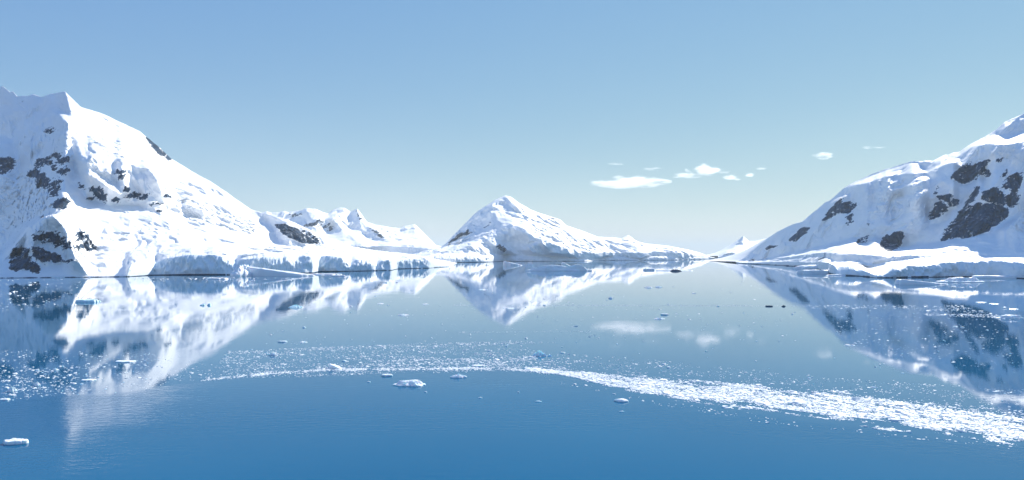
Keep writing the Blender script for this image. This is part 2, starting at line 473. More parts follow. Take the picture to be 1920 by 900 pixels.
# ------------------------------------------------------------------ the left mountain
massif(
    'mountain', -300, 852, 1.0, 330, seed=11,
    label='tall snow mountain rising from the left edge with dark rock patches',
    shore=[(-300, 524), (0, 521.5), (160, 520), (240, 519), (290, 516), (430, 515.5), (470, 515.0), (588, 512.4), (592, 511.0), (598, 509.6), (640, 509.2), (736, 507.0), (739, 505.4), (745, 504.4), (806, 502.8), (820, 501.3), (832, 500.8), (845, 500), (852, 499.5)],
    cliff=[(-300, 520, 12), (0, 518, 8), (120, 517, 8), (215, 516, 8), (236, 515, 8), (246, 497, 10), (262, 492, 16), (284, 486, 16), (294, 490, 60), (304, 486, 18), (350, 478, 18), (400, 477, 18),
           (424, 482, 18), (440, 489, 70), (455, 486, 18), (500, 481, 18), (548, 480, 18), (558, 484, 60), (570, 480, 18), (527, 479, 18), (615, 480, 18), (648, 484, 16), (658, 493, 60), (668, 487, 16), (700, 488, 16), (706, 496, 50), (716, 488, 14), (740, 485, 14),
           (765, 483, 14), (800, 486, 14), (810, 489, 12), (825, 496, 10), (852, 498.6, 6)],
    anchors=[
        # crest of the front knob, then the edge of the snow plateau
        [(-300, 505, 1760), (0, 481, 1760), (20, 462, 1780), (45, 427, 1800), (75, 409, 1830), (100, 404, 1850), (118, 414, 1860), (135, 432, 1870), (150, 450, 1890),
         (170, 462, 1930), (240, 462, 1980), (300, 455, 2060), (400, 458, 2100), (500, 466, 2260), (600, 470, 2550), (700, 478, 2950), (852, 492, 3200)],
        # foot of the steep wall
        [(-300, 455, 2500), (0, 470, 2480), (20, 455, 2450), (45, 424, 2350), (75, 406, 2200), (100, 399, 2060), (120, 394, 2080), (160, 397, 2150), (200, 385, 2260), (240, 392, 2290), (290, 395, 2330),
         (330, 412, 2380), (400, 430, 2440), (470, 440, 2520), (515, 458, 2660), (560, 463, 2700), (600, 462, 2750), (650, 466, 2900), (720, 473, 3150), (852, 487, 3330)]],
    ridge=[(-300, 90, 3050), (-120, 130, 3000), (-40, 150, 2980), (0, 163, 2960), (6, 162, 2960), (20, 173, 2950), (24, 171, 2950), (32, 180, 2940), (50, 180, 2940), (62, 177, 2930), (70, 179, 2930), (78, 182, 2930),
           (95, 176, 2900), (122, 171, 2860), (128, 177, 2860), (150, 200, 2860), (190, 212, 2860), (240, 236, 2860), (262, 246, 2860), (275, 257, 2840), (300, 277, 2840), (320, 297, 2840), (370, 327, 2840), (395, 340, 2830),
           (420, 357, 2820), (455, 382, 2820), (470, 392, 2820), (510, 404, 2830), (540, 412, 2830), (560, 421, 2830), (605, 442, 2880), (655, 461, 3080), (700, 469, 3250), (770, 476, 3380), (800, 481, 3400), (820, 487, 3350), (836, 495, 3250), (846, 498.6, 3180), (852, 499, 3120)],
    weights=[
        (0.30, [(-300, 60), (122, 165), (128, 200), (137, 210), (100, 206), (104, 214), (135, 236), (112, 245), (105, 255), (140, 255), (142, 290), (165, 305), (150, 340), (125, 365), (115, 392), (100, 398), (60, 415), (0, 470), (-300, 455)]),
        (3.0, [(0, 254), (30, 260), (20, 268), (0, 275), (-200, 270), (-200, 245)]),
        (2.6, [(100, 208), (115, 208), (165, 232), (140, 232), (115, 222)]),
        (0.09, [(168, 292), (240, 308), (285, 324), (318, 356), (322, 385), (305, 402), (280, 396), (265, 384), (200, 384), (165, 372), (150, 350), (165, 320)]),
        (1.4, [(150, 305), (165, 312), (215, 345), (228, 358), (215, 358), (180, 335), (160, 325)]),
        (0.8, [(135, 315), (150, 330), (135, 360), (122, 395), (130, 345)]),
        (0.25, [(505, 408), (530, 412), (560, 424), (605, 446), (610, 456), (580, 462), (540, 460), (518, 452), (510, 430)]),
        (0.40, [(440, 388), (500, 402), (520, 408), (508, 420), (480, 416), (440, 400)]),
        (0.22, [(-10, 520), (-300, 520), (-300, 500), (0, 480), (45, 428), (75, 412), (100, 406), (118, 420), (128, 440), (136, 470), (150, 490), (165, 519)]),
        (0.35, [(340, 382), (372, 395), (400, 402), (395, 412), (350, 404)]),
    ],
    rocks=[
        (0.30, [(-40, 296), (8, 296), (28, 298), (26, 312), (10, 325), (-40, 330)], 'dark rock patch high on the shaded face at the edge'),
        (0.28, [(93, 288), (118, 287), (112, 296), (130, 293), (126, 305), (118, 310), (106, 305), (96, 294)]),
        (0.10, [(62, 310), (72, 295), (96, 294), (100, 304), (80, 315), (68, 322), (80, 330), (90, 338), (88, 350), (72, 352), (68, 342), (54, 330), (52, 320)]),
        (0.9, [(54, 322), (66, 320), (82, 328), (91, 340), (86, 350), (76, 352), (68, 345), (70, 332), (56, 330)]),
        (0.9, [(94, 312), (103, 310), (104, 316), (96, 317)]),
        (0.12, [(108, 320), (120, 311), (132, 316), (128, 324), (112, 330)]),
        (0.10, [(88, 350), (104, 334), (122, 336), (112, 352), (110, 366), (98, 372), (90, 368)]),
        (0.5, [(98, 378), (112, 374), (122, 370), (130, 380), (122, 390), (110, 392), (98, 388)]),
        (0.15, [(144, 338), (156, 345), (158, 358), (148, 354)]),
        (0.25, [(168, 352), (184, 350), (196, 362), (200, 374), (208, 378), (200, 380), (186, 374), (172, 362)]),
        (0.0, [(154, 362), (166, 366), (178, 372), (172, 378), (158, 370)]),
        (0.25, [(216, 318), (232, 317), (236, 326), (230, 338), (220, 334), (214, 326)]),
        (0.6, [(232, 348), (242, 352), (244, 360), (232, 361)]),
        (0.45, [(210, 376), (226, 372), (228, 376), (212, 379)]),
        (0.15, [(228, 372), (248, 364), (248, 358), (256, 360), (262, 364), (282, 364), (276, 376), (262, 376), (250, 372), (230, 375)]),
        (0.05, [(276, 380), (292, 376), (310, 380), (308, 386), (292, 384), (280, 386)]),
        (0.2, [(292, 394), (304, 392), (304, 400), (292, 400)]),
        (0.3, [(306, 363), (318, 362), (318, 370), (308, 370)]),
        (0.3, [(84, 236), (98, 240), (98, 250), (86, 248)]),
        (0.35, [(268, 254), (282, 262), (300, 278), (322, 297), (316, 300), (296, 286), (280, 270)], 'thin dark rock rib along the skyline'),
        (0.12, [(56, 444), (68, 436), (90, 434), (112, 436), (126, 446), (132, 460), (136, 470), (112, 466), (86, 456), (62, 452)]),
        (0.5, [(86, 440), (104, 438), (112, 446), (124, 448), (130, 456), (112, 460), (92, 452)]),
        (0.2, [(18, 476), (28, 460), (38, 462), (52, 466), (56, 480), (64, 494), (70, 502), (58, 508), (44, 500), (34, 484), (22, 488)]),
        (0.95, [(18, 492), (32, 486), (46, 488), (54, 496), (72, 500), (72, 508), (60, 509), (46, 502), (32, 506), (20, 502)], 'dark rock buttress low on the front knob'),
        (0.5, [(58, 466), (72, 464), (92, 472), (112, 480), (122, 488), (136, 487), (134, 491), (118, 490), (98, 490), (80, 493), (66, 484)]),
        (-0.02, [(140, 432), (150, 424), (160, 430), (170, 446), (180, 460), (188, 473), (176, 472), (160, 462), (142, 450)]),
        (0.10, [(146, 450), (160, 450), (172, 462), (186, 472), (162, 472), (136, 468)], 'snow flecked rock on the sunny side of the knob'),
        (0.5, [(514, 421), (532, 420), (556, 428), (582, 444), (598, 454), (580, 457), (560, 454), (538, 444), (522, 432)], 'dark bowl of rock under the far end of the ridge'),
        (-0.05, [(560, 428), (584, 436), (604, 448), (606, 455), (590, 456), (578, 444)]),
        (-0.05, [(18, 210), (33, 184), (32, 190), (22, 212)]),
        (-0.05, [(40, 194), (46, 184), (44, 196), (39, 200)]),
        (0.0, [(62, 414), (82, 398), (84, 404), (70, 414)]),
        (0.0, [(100, 390), (122, 400), (116, 401), (102, 394)]),
    ],
    pushes=[
        (130, 30, 90, [(124, 176), (132, 205), (146, 240), (150, 280), (165, 300)]),
        (90, 40, 60, [(150, 310), (140, 345), (120, 385), (102, 402)]),
        (70, 26, 60, [(100, 403), (122, 418), (132, 445), (146, 485), (165, 517)]),
        (45, 14, 26, [(150, 300), (185, 335), (222, 362)]),
        (35, 18, 30, [(210, 322), (212, 345), (205, 352)]),
        (-60, 60, 40, [(20, 280), (60, 330), (60, 380), (30, 420)]),
        (40, 30, 40, [(345, 372), (372, 392), (380, 410)]),
        (55, 60, 22, [(296, 330), (322, 362), (338, 396)]), (30, 24, 14, [(228, 316), (236, 345), (246, 372)]),
        (40, 12, 60, [(512, 408), (514, 430), (524, 450)]),
        (30, 30, 60, [(90, 178), (95, 215), (70, 260)]),
        (-30, 26, 20, [(190, 228), (215, 240), (250, 262), (280, 290)]),
        (25, 20, 30, [(280, 300), (330, 345), (380, 385)]),
    ],
    seracs=[(1.0, [(330, 368), (375, 372), (440, 400), (490, 425), (480, 440), (400, 428), (340, 405)]), (1.2, [(0, 330), (50, 320), (90, 350), (98, 390), (60, 412), (0, 445)]),
            (0.9, [(180, 318), (215, 320), (225, 350), (200, 350)]), (0.5, [(170, 255), (230, 275), (270, 310), (230, 300), (170, 270)]), (0.6, [(100, 235), (140, 250), (140, 275), (95, 270)]),
            (0.5, [(180, 440), (300, 425), (300, 445), (200, 452)]), (0.5, [(200, 385), (270, 385), (280, 400), (210, 402)])],
    cliff_spans=[(240, 842)], shore_rock=[(-300, 240, 1.4), (240, 842, 0.9)], back=1900.0, base_w=1.0, rough=1.0, skew=0.7)

# ------------------------------------------------------------------ the far range behind it
massif(
    'mountain', 470, 880, 1.0, 120, seed=23,
    label='distant row of rugged snow summits behind the end of the left mountain',
    shore=[(470, 490), (880, 489)], cliff=[(470, 486, 60), (880, 486, 40)],
    anchors=[[(470, 462, 5100), (620, 462, 5150), (700, 462, 5200), (760, 461, 5250), (820, 466, 5300), (880, 480, 5400)],
             [(470, 420, 5600), (580, 440, 5500), (640, 452, 5500), (720, 450, 5700), (790, 448, 5800), (820, 462, 5900)]],
    ridge=[(470, 405, 6300), (490, 400, 6300), (500, 396, 6300), (510, 399, 6300), (522, 398, 6300), (533, 395.5, 6300), (540, 398, 6300), (560, 395, 6300), (575, 390, 6300), (592, 392, 6300), (604, 397, 6300), (615, 400, 6350), (626, 393, 6400),
           (637, 389, 6400), (647, 390, 6400), (657, 397, 6400), (663, 394, 6400), (670, 391, 6400), (676, 399, 6400), (687, 415, 6400), (702, 421, 6400), (726, 425, 6450), (750, 428, 6500), (760, 423.5, 6500), (777, 421, 6500),
           (786, 428, 6500), (800, 442, 6400), (817, 459, 6300), (850, 467, 6200), (880, 484, 6100)],
    weights=[(0.35, [(500, 396), (570, 395), (590, 412), (630, 410), (640, 425), (632, 436), (600, 436), (560, 425), (520, 405)]),
             (0.35, [(640, 395), (660, 400), (690, 425), (722, 440), (724, 452), (700, 452), (672, 430), (650, 420)]),
             (0.4, [(750, 428), (777, 424), (786, 430), (770, 436), (752, 436)])],
    rocks=[(0.02, [(565, 424), (578, 414), (592, 420), (600, 412), (610, 416), (596, 432), (580, 426)]),
           (0.0, [(604, 432), (612, 418), (626, 416), (630, 424), (618, 434)]),
           (-0.1, [(540, 400), (572, 398), (570, 406), (548, 410)]),
           (-0.1, [(660, 398), (670, 396), (682, 412), (680, 420), (668, 410)]),
           (-0.05, [(690, 424), (715, 436), (724, 446), (712, 446), (692, 432)]),
           (-0.05, [(812, 456), (800, 446), (815, 458)])],
    pushes=[(120, 12, 30, [(604, 398), (632, 420), (655, 440), (680, 460)]), (120, 14, 40, [(672, 393), (690, 420), (722, 448)]), (80, 10, 20, [(577, 392), (560, 405), (545, 420)])],
    rough=1.1, ns=2.0, back=2500.0, sil=0.8)

# ------------------------------------------------------------------ the island in the middle
massif(
    'mountain', 730, 1341, 1.0, 170, seed=37,
    label='single white peak with a long right hand slope across the channel',
    shore=[(730, 493.5), (806, 493), (845, 492.6), (915, 491.5), (945, 490), (1000, 490.5), (1102, 489.6), (1132, 488.5), (1193, 488.2), (1271, 487.6), (1310, 486.6), (1341, 485.2)],
    cliff=[(730, 490, 88), (780, 486, 88), (806, 480, 88), (850, 476, 88), (885, 474, 88), (900, 480, 66), (960, 478, 66), (1010, 480, 66), (1060, 483, 66), (1100, 486, 55), (1125, 487, 44), (1135, 482, 55), (1170, 481, 55), (1190, 485, 44), (1200, 487, 33), (1212, 482, 55),
           (1230, 479, 55), (1262, 482, 55), (1280, 486, 33), (1290, 481, 44), (1320, 482, 33), (1341, 484.6, 11)],
    anchors=[[(730, 489, 4500), (780, 480, 4600), (806, 471, 4700), (838, 462, 4800), (870, 458, 4850), (900, 450, 4900), (940, 440, 4980), (985, 436, 5000), (1010, 447, 4980), (1050, 462, 4950), (1090, 476, 4950), (1140, 474, 5250), (1190, 474, 5400), (1230, 470, 5450), (1290, 476, 5600), (1341, 484, 6900)],
             [(730, 488, 5050), (780, 477, 5100), (806, 469, 5150), (838, 460, 5250), (875, 440, 5350), (905, 408, 5400), (925, 392, 5450), (960, 400, 5450), (1000, 412, 5500), (1060, 430, 5600), (1100, 445, 5700), (1180, 456, 5900)]],
    ridge=[(730, 487, 5300), (780, 474, 5350), (806, 467, 5400), (822, 464, 5450), (833, 459, 5500), (845, 447, 5520), (857, 434, 5550), (872, 419, 5600), (888, 403, 5650), (896, 396, 5650), (909, 387, 5700), (918, 382, 5720), (927, 375, 5750), (938, 370, 5800), (948, 366, 5850), (957, 368, 5880), (966, 375, 5900), (975, 381, 5900), (990, 390, 5950),
           (1011, 399, 6000), (1030, 405, 6050), (1051, 412, 6100), (1063, 423, 6100), (1096, 434, 6200), (1120, 444, 6250), (1150, 445, 6350), (1165, 447, 6400), (1170, 444, 6400), (1178, 440.5, 6400), (1184, 444, 6400), (1190, 450, 6400), (1208, 456, 6500),
           (1253, 461, 6600), (1289, 468, 6700), (1313, 474, 6800), (1330, 481, 6900), (1341, 484, 6950)],
    weights=[(0.30, [(833, 458), (860, 430), (905, 388), (915, 390), (925, 405), (932, 416), (900, 432), (880, 450), (845, 462)]),
             (0.30, [(925, 380), (948, 368), (955, 378), (985, 390), (986, 398), (950, 398), (922, 388)]),
             (0.42, [(938, 430), (985, 428), (990, 440), (1002, 453), (985, 456), (955, 446)]),
             (0.42, [(888, 450), (905, 446), (925, 448), (935, 462), (960, 470), (950, 480), (915, 478), (895, 470)]),
             (0.42, [(985, 463), (1010, 453), (1035, 468), (1060, 482), (1062, 489), (975, 489), (965, 482)]),
             (0.22, [(815, 483), (900, 482), (935, 486), (935, 491), (812, 492)]),
             (0.40, [(1024, 404), (1052, 411), (1060, 424), (1040, 418), (1028, 412)]),
             (0.25, [(843, 472), (885, 461), (893, 474), (850, 479)]),
             (0.30, [(1166, 449), (1178, 440), (1184, 446), (1186, 452), (1170, 452)]),
             (0.30, [(1210, 470), (1230, 472), (1240, 484), (1270, 484), (1255, 470), (1275, 470), (1310, 483), (1300, 487), (1200, 488), (1192, 478)]),
             (8.0, [(940, 450), (985, 458), (1012, 449), (990, 464), (965, 474), (948, 462)]), (5.0, [(900, 480), (960, 478), (975, 486), (930, 486)])],
    rocks=[(0.25, [(840, 456), (852, 444), (862, 436), (886, 433), (880, 440), (862, 444), (844, 457)], 'dark rock band on the shaded left flank of the peak'),
           (0.0, [(902, 428), (912, 419), (921, 417), (916, 425), (904, 430)]),
           (0.5, [(930, 464), (936, 462), (950, 469), (952, 475), (944, 476), (934, 470)]),
           (0.1, [(882, 487), (890, 485), (893, 489), (884, 491)]),
           (-0.15, [(1024, 405), (1050, 412), (1060, 421), (1044, 416)])],
    pushes=[(150, 26, 80, [(912, 386), (930, 412), (960, 420), (1000, 440), (1040, 470)]), (90, 14, 40, [(952, 370), (962, 385), (985, 398)]),
            (60, 10, 25, [(890, 444), (935, 428), (985, 424)]), (50, 20, 20, [(870, 455), (890, 464), (915, 480)]), (60, 14, 40, [(1178, 441), (1186, 455), (1206, 480)]),
            (50, 12, 30, [(1090, 462), (1120, 480), (1130, 487)])],
    seracs=[(0.6, [(990, 420), (1040, 430), (1120, 465), (1110, 478), (1060, 470), (1010, 445)]), (0.6, [(880, 440), (935, 436), (960, 460), (900, 470)]), (0.5, [(960, 384), (990, 392), (985, 400), (945, 396)])],
    cliff_spans=[], shore_rock=[(830, 1341, 1.2)], rough=1.6, ns=1.7, back=2600.0, sil=0.6, usm=9.0, skew=0.5)

# ------------------------------------------------------------------ the right mountain
massif(
    'mountain', 1380, 2260, 1.0, 300, seed=53,
    label='steep snow mountain at the right edge with grey rock buttresses',
    shore=[(1380, 493.5), (1385, 494), (1461, 497.5), (1494, 500), (1530, 504), (1550, 511), (1563, 516), (1612, 518), (1642, 521), (1672, 521), (1733, 520), (1793, 519), (1854, 520), (1920, 522.5), (2260, 530)],
    cliff=[(1380, 492.5, 8), (1420, 492, 15), (1473, 490, 25), (1520, 491, 25), (1555, 494, 25), (1563, 497, 40), (1600, 500, 40), (1618, 505, 20), (1626, 510, 8), (1640, 516, 6), (1660, 515, 6), (1676, 502, 12), (1700, 499, 16), (1740, 497, 16), (1775, 491, 18), (1793, 488, 18), (1829, 492, 18),
           (1854, 487, 18), (1890, 490, 18), (1920, 492, 18), (2260, 495, 18)],
    anchors=[
        [(1380, 492, 4020), (1418, 489.5, 3900), (1473, 486, 3300), (1539, 480, 2750), (1570, 490, 2080), (1603, 489, 2060), (1640, 495, 1980), (1680, 490, 1960), (1709, 486, 1960), (1775, 484, 1960), (1920, 482, 1960), (2260, 490, 1900)],
        [(1380, 491.5, 4040), (1418, 489, 3915), (1473, 482, 3312), (1539, 474, 2762), (1570, 480, 2088), (1603, 475.5, 2068), (1640, 480, 1988), (1709, 479, 1968), (1775, 481, 1985), (1920, 478, 1990), (2260, 488, 1960)],
        [(1380, 491, 4100), (1418, 488.5, 3960), (1480, 474, 3500), (1551, 457, 3060), (1600, 445, 2850), (1640, 440, 2740), (1660, 455, 2660), (1690, 463, 2540), (1715, 460, 2480), (1763, 452, 2380), (1811, 442, 2300), (1854, 430, 2260), (1914, 394, 2320), (1960, 375, 2360), (2260, 350, 2300)]],
    ridge=[(1380, 490.5, 4200), (1390, 486, 4165), (1400, 479, 4130), (1420, 463, 4080), (1437, 450, 3990), (1455, 436, 3890), (1470, 428, 3785), (1485, 421, 3680), (1500, 417, 3607), (1514, 412, 3540), (1521, 401, 3500), (1530, 394, 3450), (1548, 379, 3350), (1556, 376, 3326), (1570, 364, 3285), (1582, 353, 3250), (1597, 344, 3207), (1642, 323, 3080),
           (1672, 314, 2986), (1706, 303, 2880), (1735, 301.5, 2824), (1748, 302, 2800), (1769, 291, 2775), (1776, 290, 2767), (1799, 284, 2740), (1820, 270, 2720), (1835, 262, 2707), (1854, 252, 2690), (1866, 244, 2691), (1884, 229, 2694), (1900, 222, 2696), (1914, 216, 2699), (1920, 213, 2700), (1980, 190, 2720), (2100, 170, 2690), (2260, 160, 2650)],
    base_w=1.0,
    weights=[
        (0.30, [(1380, 494), (1455, 430), (1560, 360), (1600, 349), (1690, 334), (1760, 318), (1790, 300), (1830, 274), (1880, 270), (2260, 240), (2260, 360), (1960, 378), (1914, 396), (1854, 431), (1811, 443), (1763, 453), (1715, 461), (1690, 464), (1652, 455), (1640, 432), (1600, 444), (1551, 458), (1480, 475), (1418, 490)]),
        (9.0, [(1688, 349), (1712, 338), (1738, 328), (1738, 336), (1716, 345), (1692, 352)]),
        (7.0, [(1668, 357), (1690, 346), (1690, 351), (1672, 359)]),
        (8.0, [(1643, 385), (1652, 377), (1664, 377), (1660, 384)]),
        (8.0, [(1630, 395), (1642, 387), (1644, 392), (1634, 397)]),
        (9.0, [(1660, 421), (1690, 405), (1711, 394), (1706, 402), (1690, 412), (1672, 419)]),
        (8.0, [(1666, 437), (1700, 418), (1702, 423), (1676, 438)]),
        (7.0, [(1680, 375), (1704, 363), (1708, 367), (1686, 378)]),
        (6.0, [(1700, 372), (1728, 354), (1730, 358), (1704, 376)]),
        (7.0, [(1838, 357), (1852, 353), (1852, 358), (1840, 361)]),
        (6.0, [(1836, 386), (1862, 382), (1864, 386), (1840, 390)]),
        (7.0, [(1770, 305), (1795, 297), (1796, 302), (1774, 309)]),
        (5.0, [(1596, 347), (1642, 325), (1706, 304), (1735, 303), (1722, 312), (1742, 324), (1690, 327), (1660, 331), (1620, 345)]),
        (0.2, [(1722, 305), (1748, 303), (1738, 314), (1724, 311)]),
        (0.3, [(1866, 246), (1920, 222), (2260, 190), (2260, 225), (1920, 240), (1890, 248), (1876, 252)]),
        (6.0, [(1812, 276), (1870, 253), (1886, 260), (1920, 244), (2260, 228), (2260, 250), (1920, 264), (1890, 272), (1850, 268)]),
        (6.0, [(1872, 432), (1890, 418), (1918, 402), (1922, 406), (1898, 422), (1880, 434)]),
        (5.0, [(1565, 372), (1590, 362), (1592, 366), (1570, 376)]),
        (5.0, [(1700, 300), (1760, 297), (1770, 292), (1772, 296), (1750, 303)]),
        (0.25, [(1418, 491), (1473, 486), (1539, 475), (1603, 475), (1590, 484), (1562, 486), (1555, 494), (1500, 500), (1440, 497)]),
        (0.22, [(1562, 487), (1603, 484), (1640, 481), (1709, 480), (1705, 484), (1660, 490), (1640, 494), (1620, 504), (1600, 511), (1563, 514)]),
        (0.3, [(1854, 484), (1880, 488), (1920, 490), (2000, 490), (1890, 494)]),
        (0.4, [(1890, 425), (1920, 400), (1960, 385), (1960, 410), (1900, 432)]),
    ],
    rocks=[
        (0.22, [(1781, 328), (1795, 315), (1815, 308), (1842, 302), (1856, 305), (1848, 314), (1858, 324), (1850, 334), (1838, 328), (1830, 338), (1816, 340), (1800, 348), (1790, 338)], 'large snow streaked rock patch below the summit cap'),
        (0.7, [(1808, 316), (1836, 308), (1844, 314), (1830, 330), (1812, 334)]),
        (0.15, [(1866, 302), (1880, 296), (1880, 303), (1868, 306)]),
        (0.32, [(1878, 352), (1888, 338), (1900, 325), (1915, 326), (1916, 340), (1908, 348), (1910, 366), (1912, 376), (1900, 384), (1892, 388), (1880, 370), (1900, 360)], 'dark broken rock at the edge above the big buttress'),
        (0.6, [(1842, 360), (1852, 356), (1868, 352), (1874, 362), (1884, 372), (1886, 384), (1872, 382), (1848, 378), (1840, 372)]),
        (0.95, [(1796, 444), (1804, 424), (1814, 406), (1822, 394), (1832, 380), (1845, 385), (1872, 384), (1890, 392), (1884, 408), (1872, 416), (1856, 424), (1850, 432), (1830, 440), (1812, 443)], 'big grey rock buttress standing over the sunlit snow'),
        (0.24, [(1764, 450), (1776, 428), (1788, 414), (1800, 396), (1812, 386), (1822, 380), (1828, 384), (1812, 404), (1806, 420), (1798, 434), (1796, 444), (1780, 450)], 'snow gullied rock rib beside the big buttress'),
        (0.16, [(1806, 388), (1816, 366), (1828, 350), (1840, 345), (1834, 364), (1824, 380), (1812, 392)]),
        (0.55, [(1757, 366), (1778, 365), (1788, 372), (1800, 376), (1796, 386), (1780, 384), (1768, 376), (1756, 374)]),
        (0.22, [(1736, 410), (1748, 394), (1752, 380), (1762, 378), (1776, 386), (1776, 394), (1764, 400), (1760, 408), (1742, 412)]),
        (0.0, [(1746, 372), (1754, 350), (1762, 348), (1756, 366), (1748, 376)]),
        (0.1, [(1726, 388), (1734, 376), (1733, 382), (1727, 390)]),
        (0.9, [(1654, 462), (1658, 446), (1664, 440), (1680, 438), (1690, 436), (1692, 442), (1688, 456), (1684, 464), (1668, 468)], 'rounded dark rock block at the foot of the wall'),
        (0.22, [(1538, 416), (1552, 394), (1564, 384), (1574, 374), (1584, 380), (1606, 378), (1608, 388), (1598, 398), (1598, 404), (1588, 416), (1586, 398), (1574, 398), (1556, 408)], 'fork shaped rock patch midway down the shaded face'),
        (0.45, [(1576, 380), (1600, 384), (1596, 398), (1584, 398), (1572, 392)]),
        (0.1, [(1588, 420), (1596, 406), (1600, 410), (1592, 426)]),
        (0.35, [(1480, 446), (1494, 436), (1500, 428), (1510, 424), (1518, 428), (1512, 436), (1498, 446), (1490, 456), (1482, 450)]),
        (0.25, [(1622, 424), (1631, 418), (1630, 424), (1624, 427)]),
        (0.0, [(1606, 368), (1612, 362), (1610, 370)]),
        (0.2, [(1432, 468), (1442, 461), (1460, 460), (1450, 465), (1436, 468)]),
        (0.3, [(1408, 485), (1413, 482), (1412, 487)]),
        (0.04, [(1874, 330), (1884, 320), (1896, 312), (1890, 322), (1878, 334)]),
        (-0.1, [(1606, 446), (1628, 436), (1634, 448), (1622, 458), (1608, 456)]),
    ],
    pushes=[
        (66, 23, 34, [(1745, 322), (1705, 345), (1662, 362), (1640, 395), (1630, 415)]),
        (49, 18, 29, [(1766, 340), (1730, 365), (1700, 398), (1660, 422), (1640, 432)]),
        (44, 16, 25, [(1705, 418), (1668, 438), (1655, 458)]),
        (66, 27, 34, [(1845, 350), (1830, 385), (1800, 425), (1775, 450)]),
        (55, 34, 46, [(1840, 275), (1800, 310), (1790, 345)]),
        (44, 18, 34, [(1597, 350), (1570, 385), (1545, 415), (1500, 455)]),
        (38, 13, 23, [(1530, 398), (1500, 425), (1470, 455)]),
        (44, 23, 23, [(1890, 395), (1880, 412), (1856, 426)]),
        (33, 16, 16, [(1900, 300), (1870, 340), (1858, 352)]),
    ],
    seracs=[(0.35, [(1640, 340), (1760, 330), (1740, 360), (1690, 400), (1650, 420), (1610, 430), (1640, 385)]), (0.4, [(1560, 370), (1600, 352), (1660, 340), (1640, 372), (1600, 376)]),
            (0.6, [(1800, 290), (1920, 280), (1920, 300), (1860, 298), (1800, 312)]), (0.7, [(1590, 445), (1640, 430), (1650, 455), (1610, 462)]), (0.8, [(1880, 430), (1920, 400), (1960, 400), (1930, 440)])],
    cliff_spans=[(1560, 2260)], shore_rock=[(1380, 1560, 2.4), (1560, 1740, 1.6), (1740, 1840, 0.5), (1840, 2260, 1.4)], back=1800.0, rough=0.95, sil=0.9, skew=-0.9, usm=4.5, wsm=1.6)

# ------------------------------------------------------------------ far headland at the mouth of the channel
massif(
    'mountain', 1346, 1490, 1.0, 60, seed=71,
    label='small pale pyramid peak on the far headland beside the right mountain',
    shore=[(1346, 483), (1490, 483.5)], cliff=[(1346, 481.6, 40), (1356, 478, 60), (1372, 474, 60), (1400, 477, 40), (1490, 478, 40)],
    anchors=[[(1346, 481, 9200), (1356, 474, 9300), (1375, 470, 9400), (1400, 472, 9500), (1490, 472, 9600)]],
    ridge=[(1346, 480, 9400), (1353, 476, 9600), (1362, 470, 9900), (1372, 466, 10200), (1379, 459, 10400), (1386, 450, 10600), (1393, 442, 10700), (1399, 447, 10700), (1405, 452, 10700), (1415, 452, 10700), (1437, 447, 10700), (1455, 446, 10700), (1490, 452, 10700)],
    weights=[(0.3, [(1375, 462), (1393, 441), (1404, 452), (1400, 460), (1380, 464)]), (0.3, [(1350, 482), (1365, 470), (1380, 474), (1385, 482)])], rocks=[],
    pushes=[(100, 8, 20, [(1393, 442), (1402, 455)])], rough=0.8, ns=3.0, back=3000.0, sil=0.3)


# ------------------------------------------------------------------ water
EDGE = [(-400, 772), (-100, 758), (0, 752), (60, 748), (130, 742), (250, 735), (375, 714), (480, 704), (560, 698), (620, 694), (700, 694), (800, 693), (880, 692), (960, 694), (1010, 698), (1060, 706), (1100, 716),
        (1150, 728), (1250, 750), (1340, 766), (1450, 782), (1560, 797), (1700, 812), (1800, 826), (1920, 838), (2300, 880)]


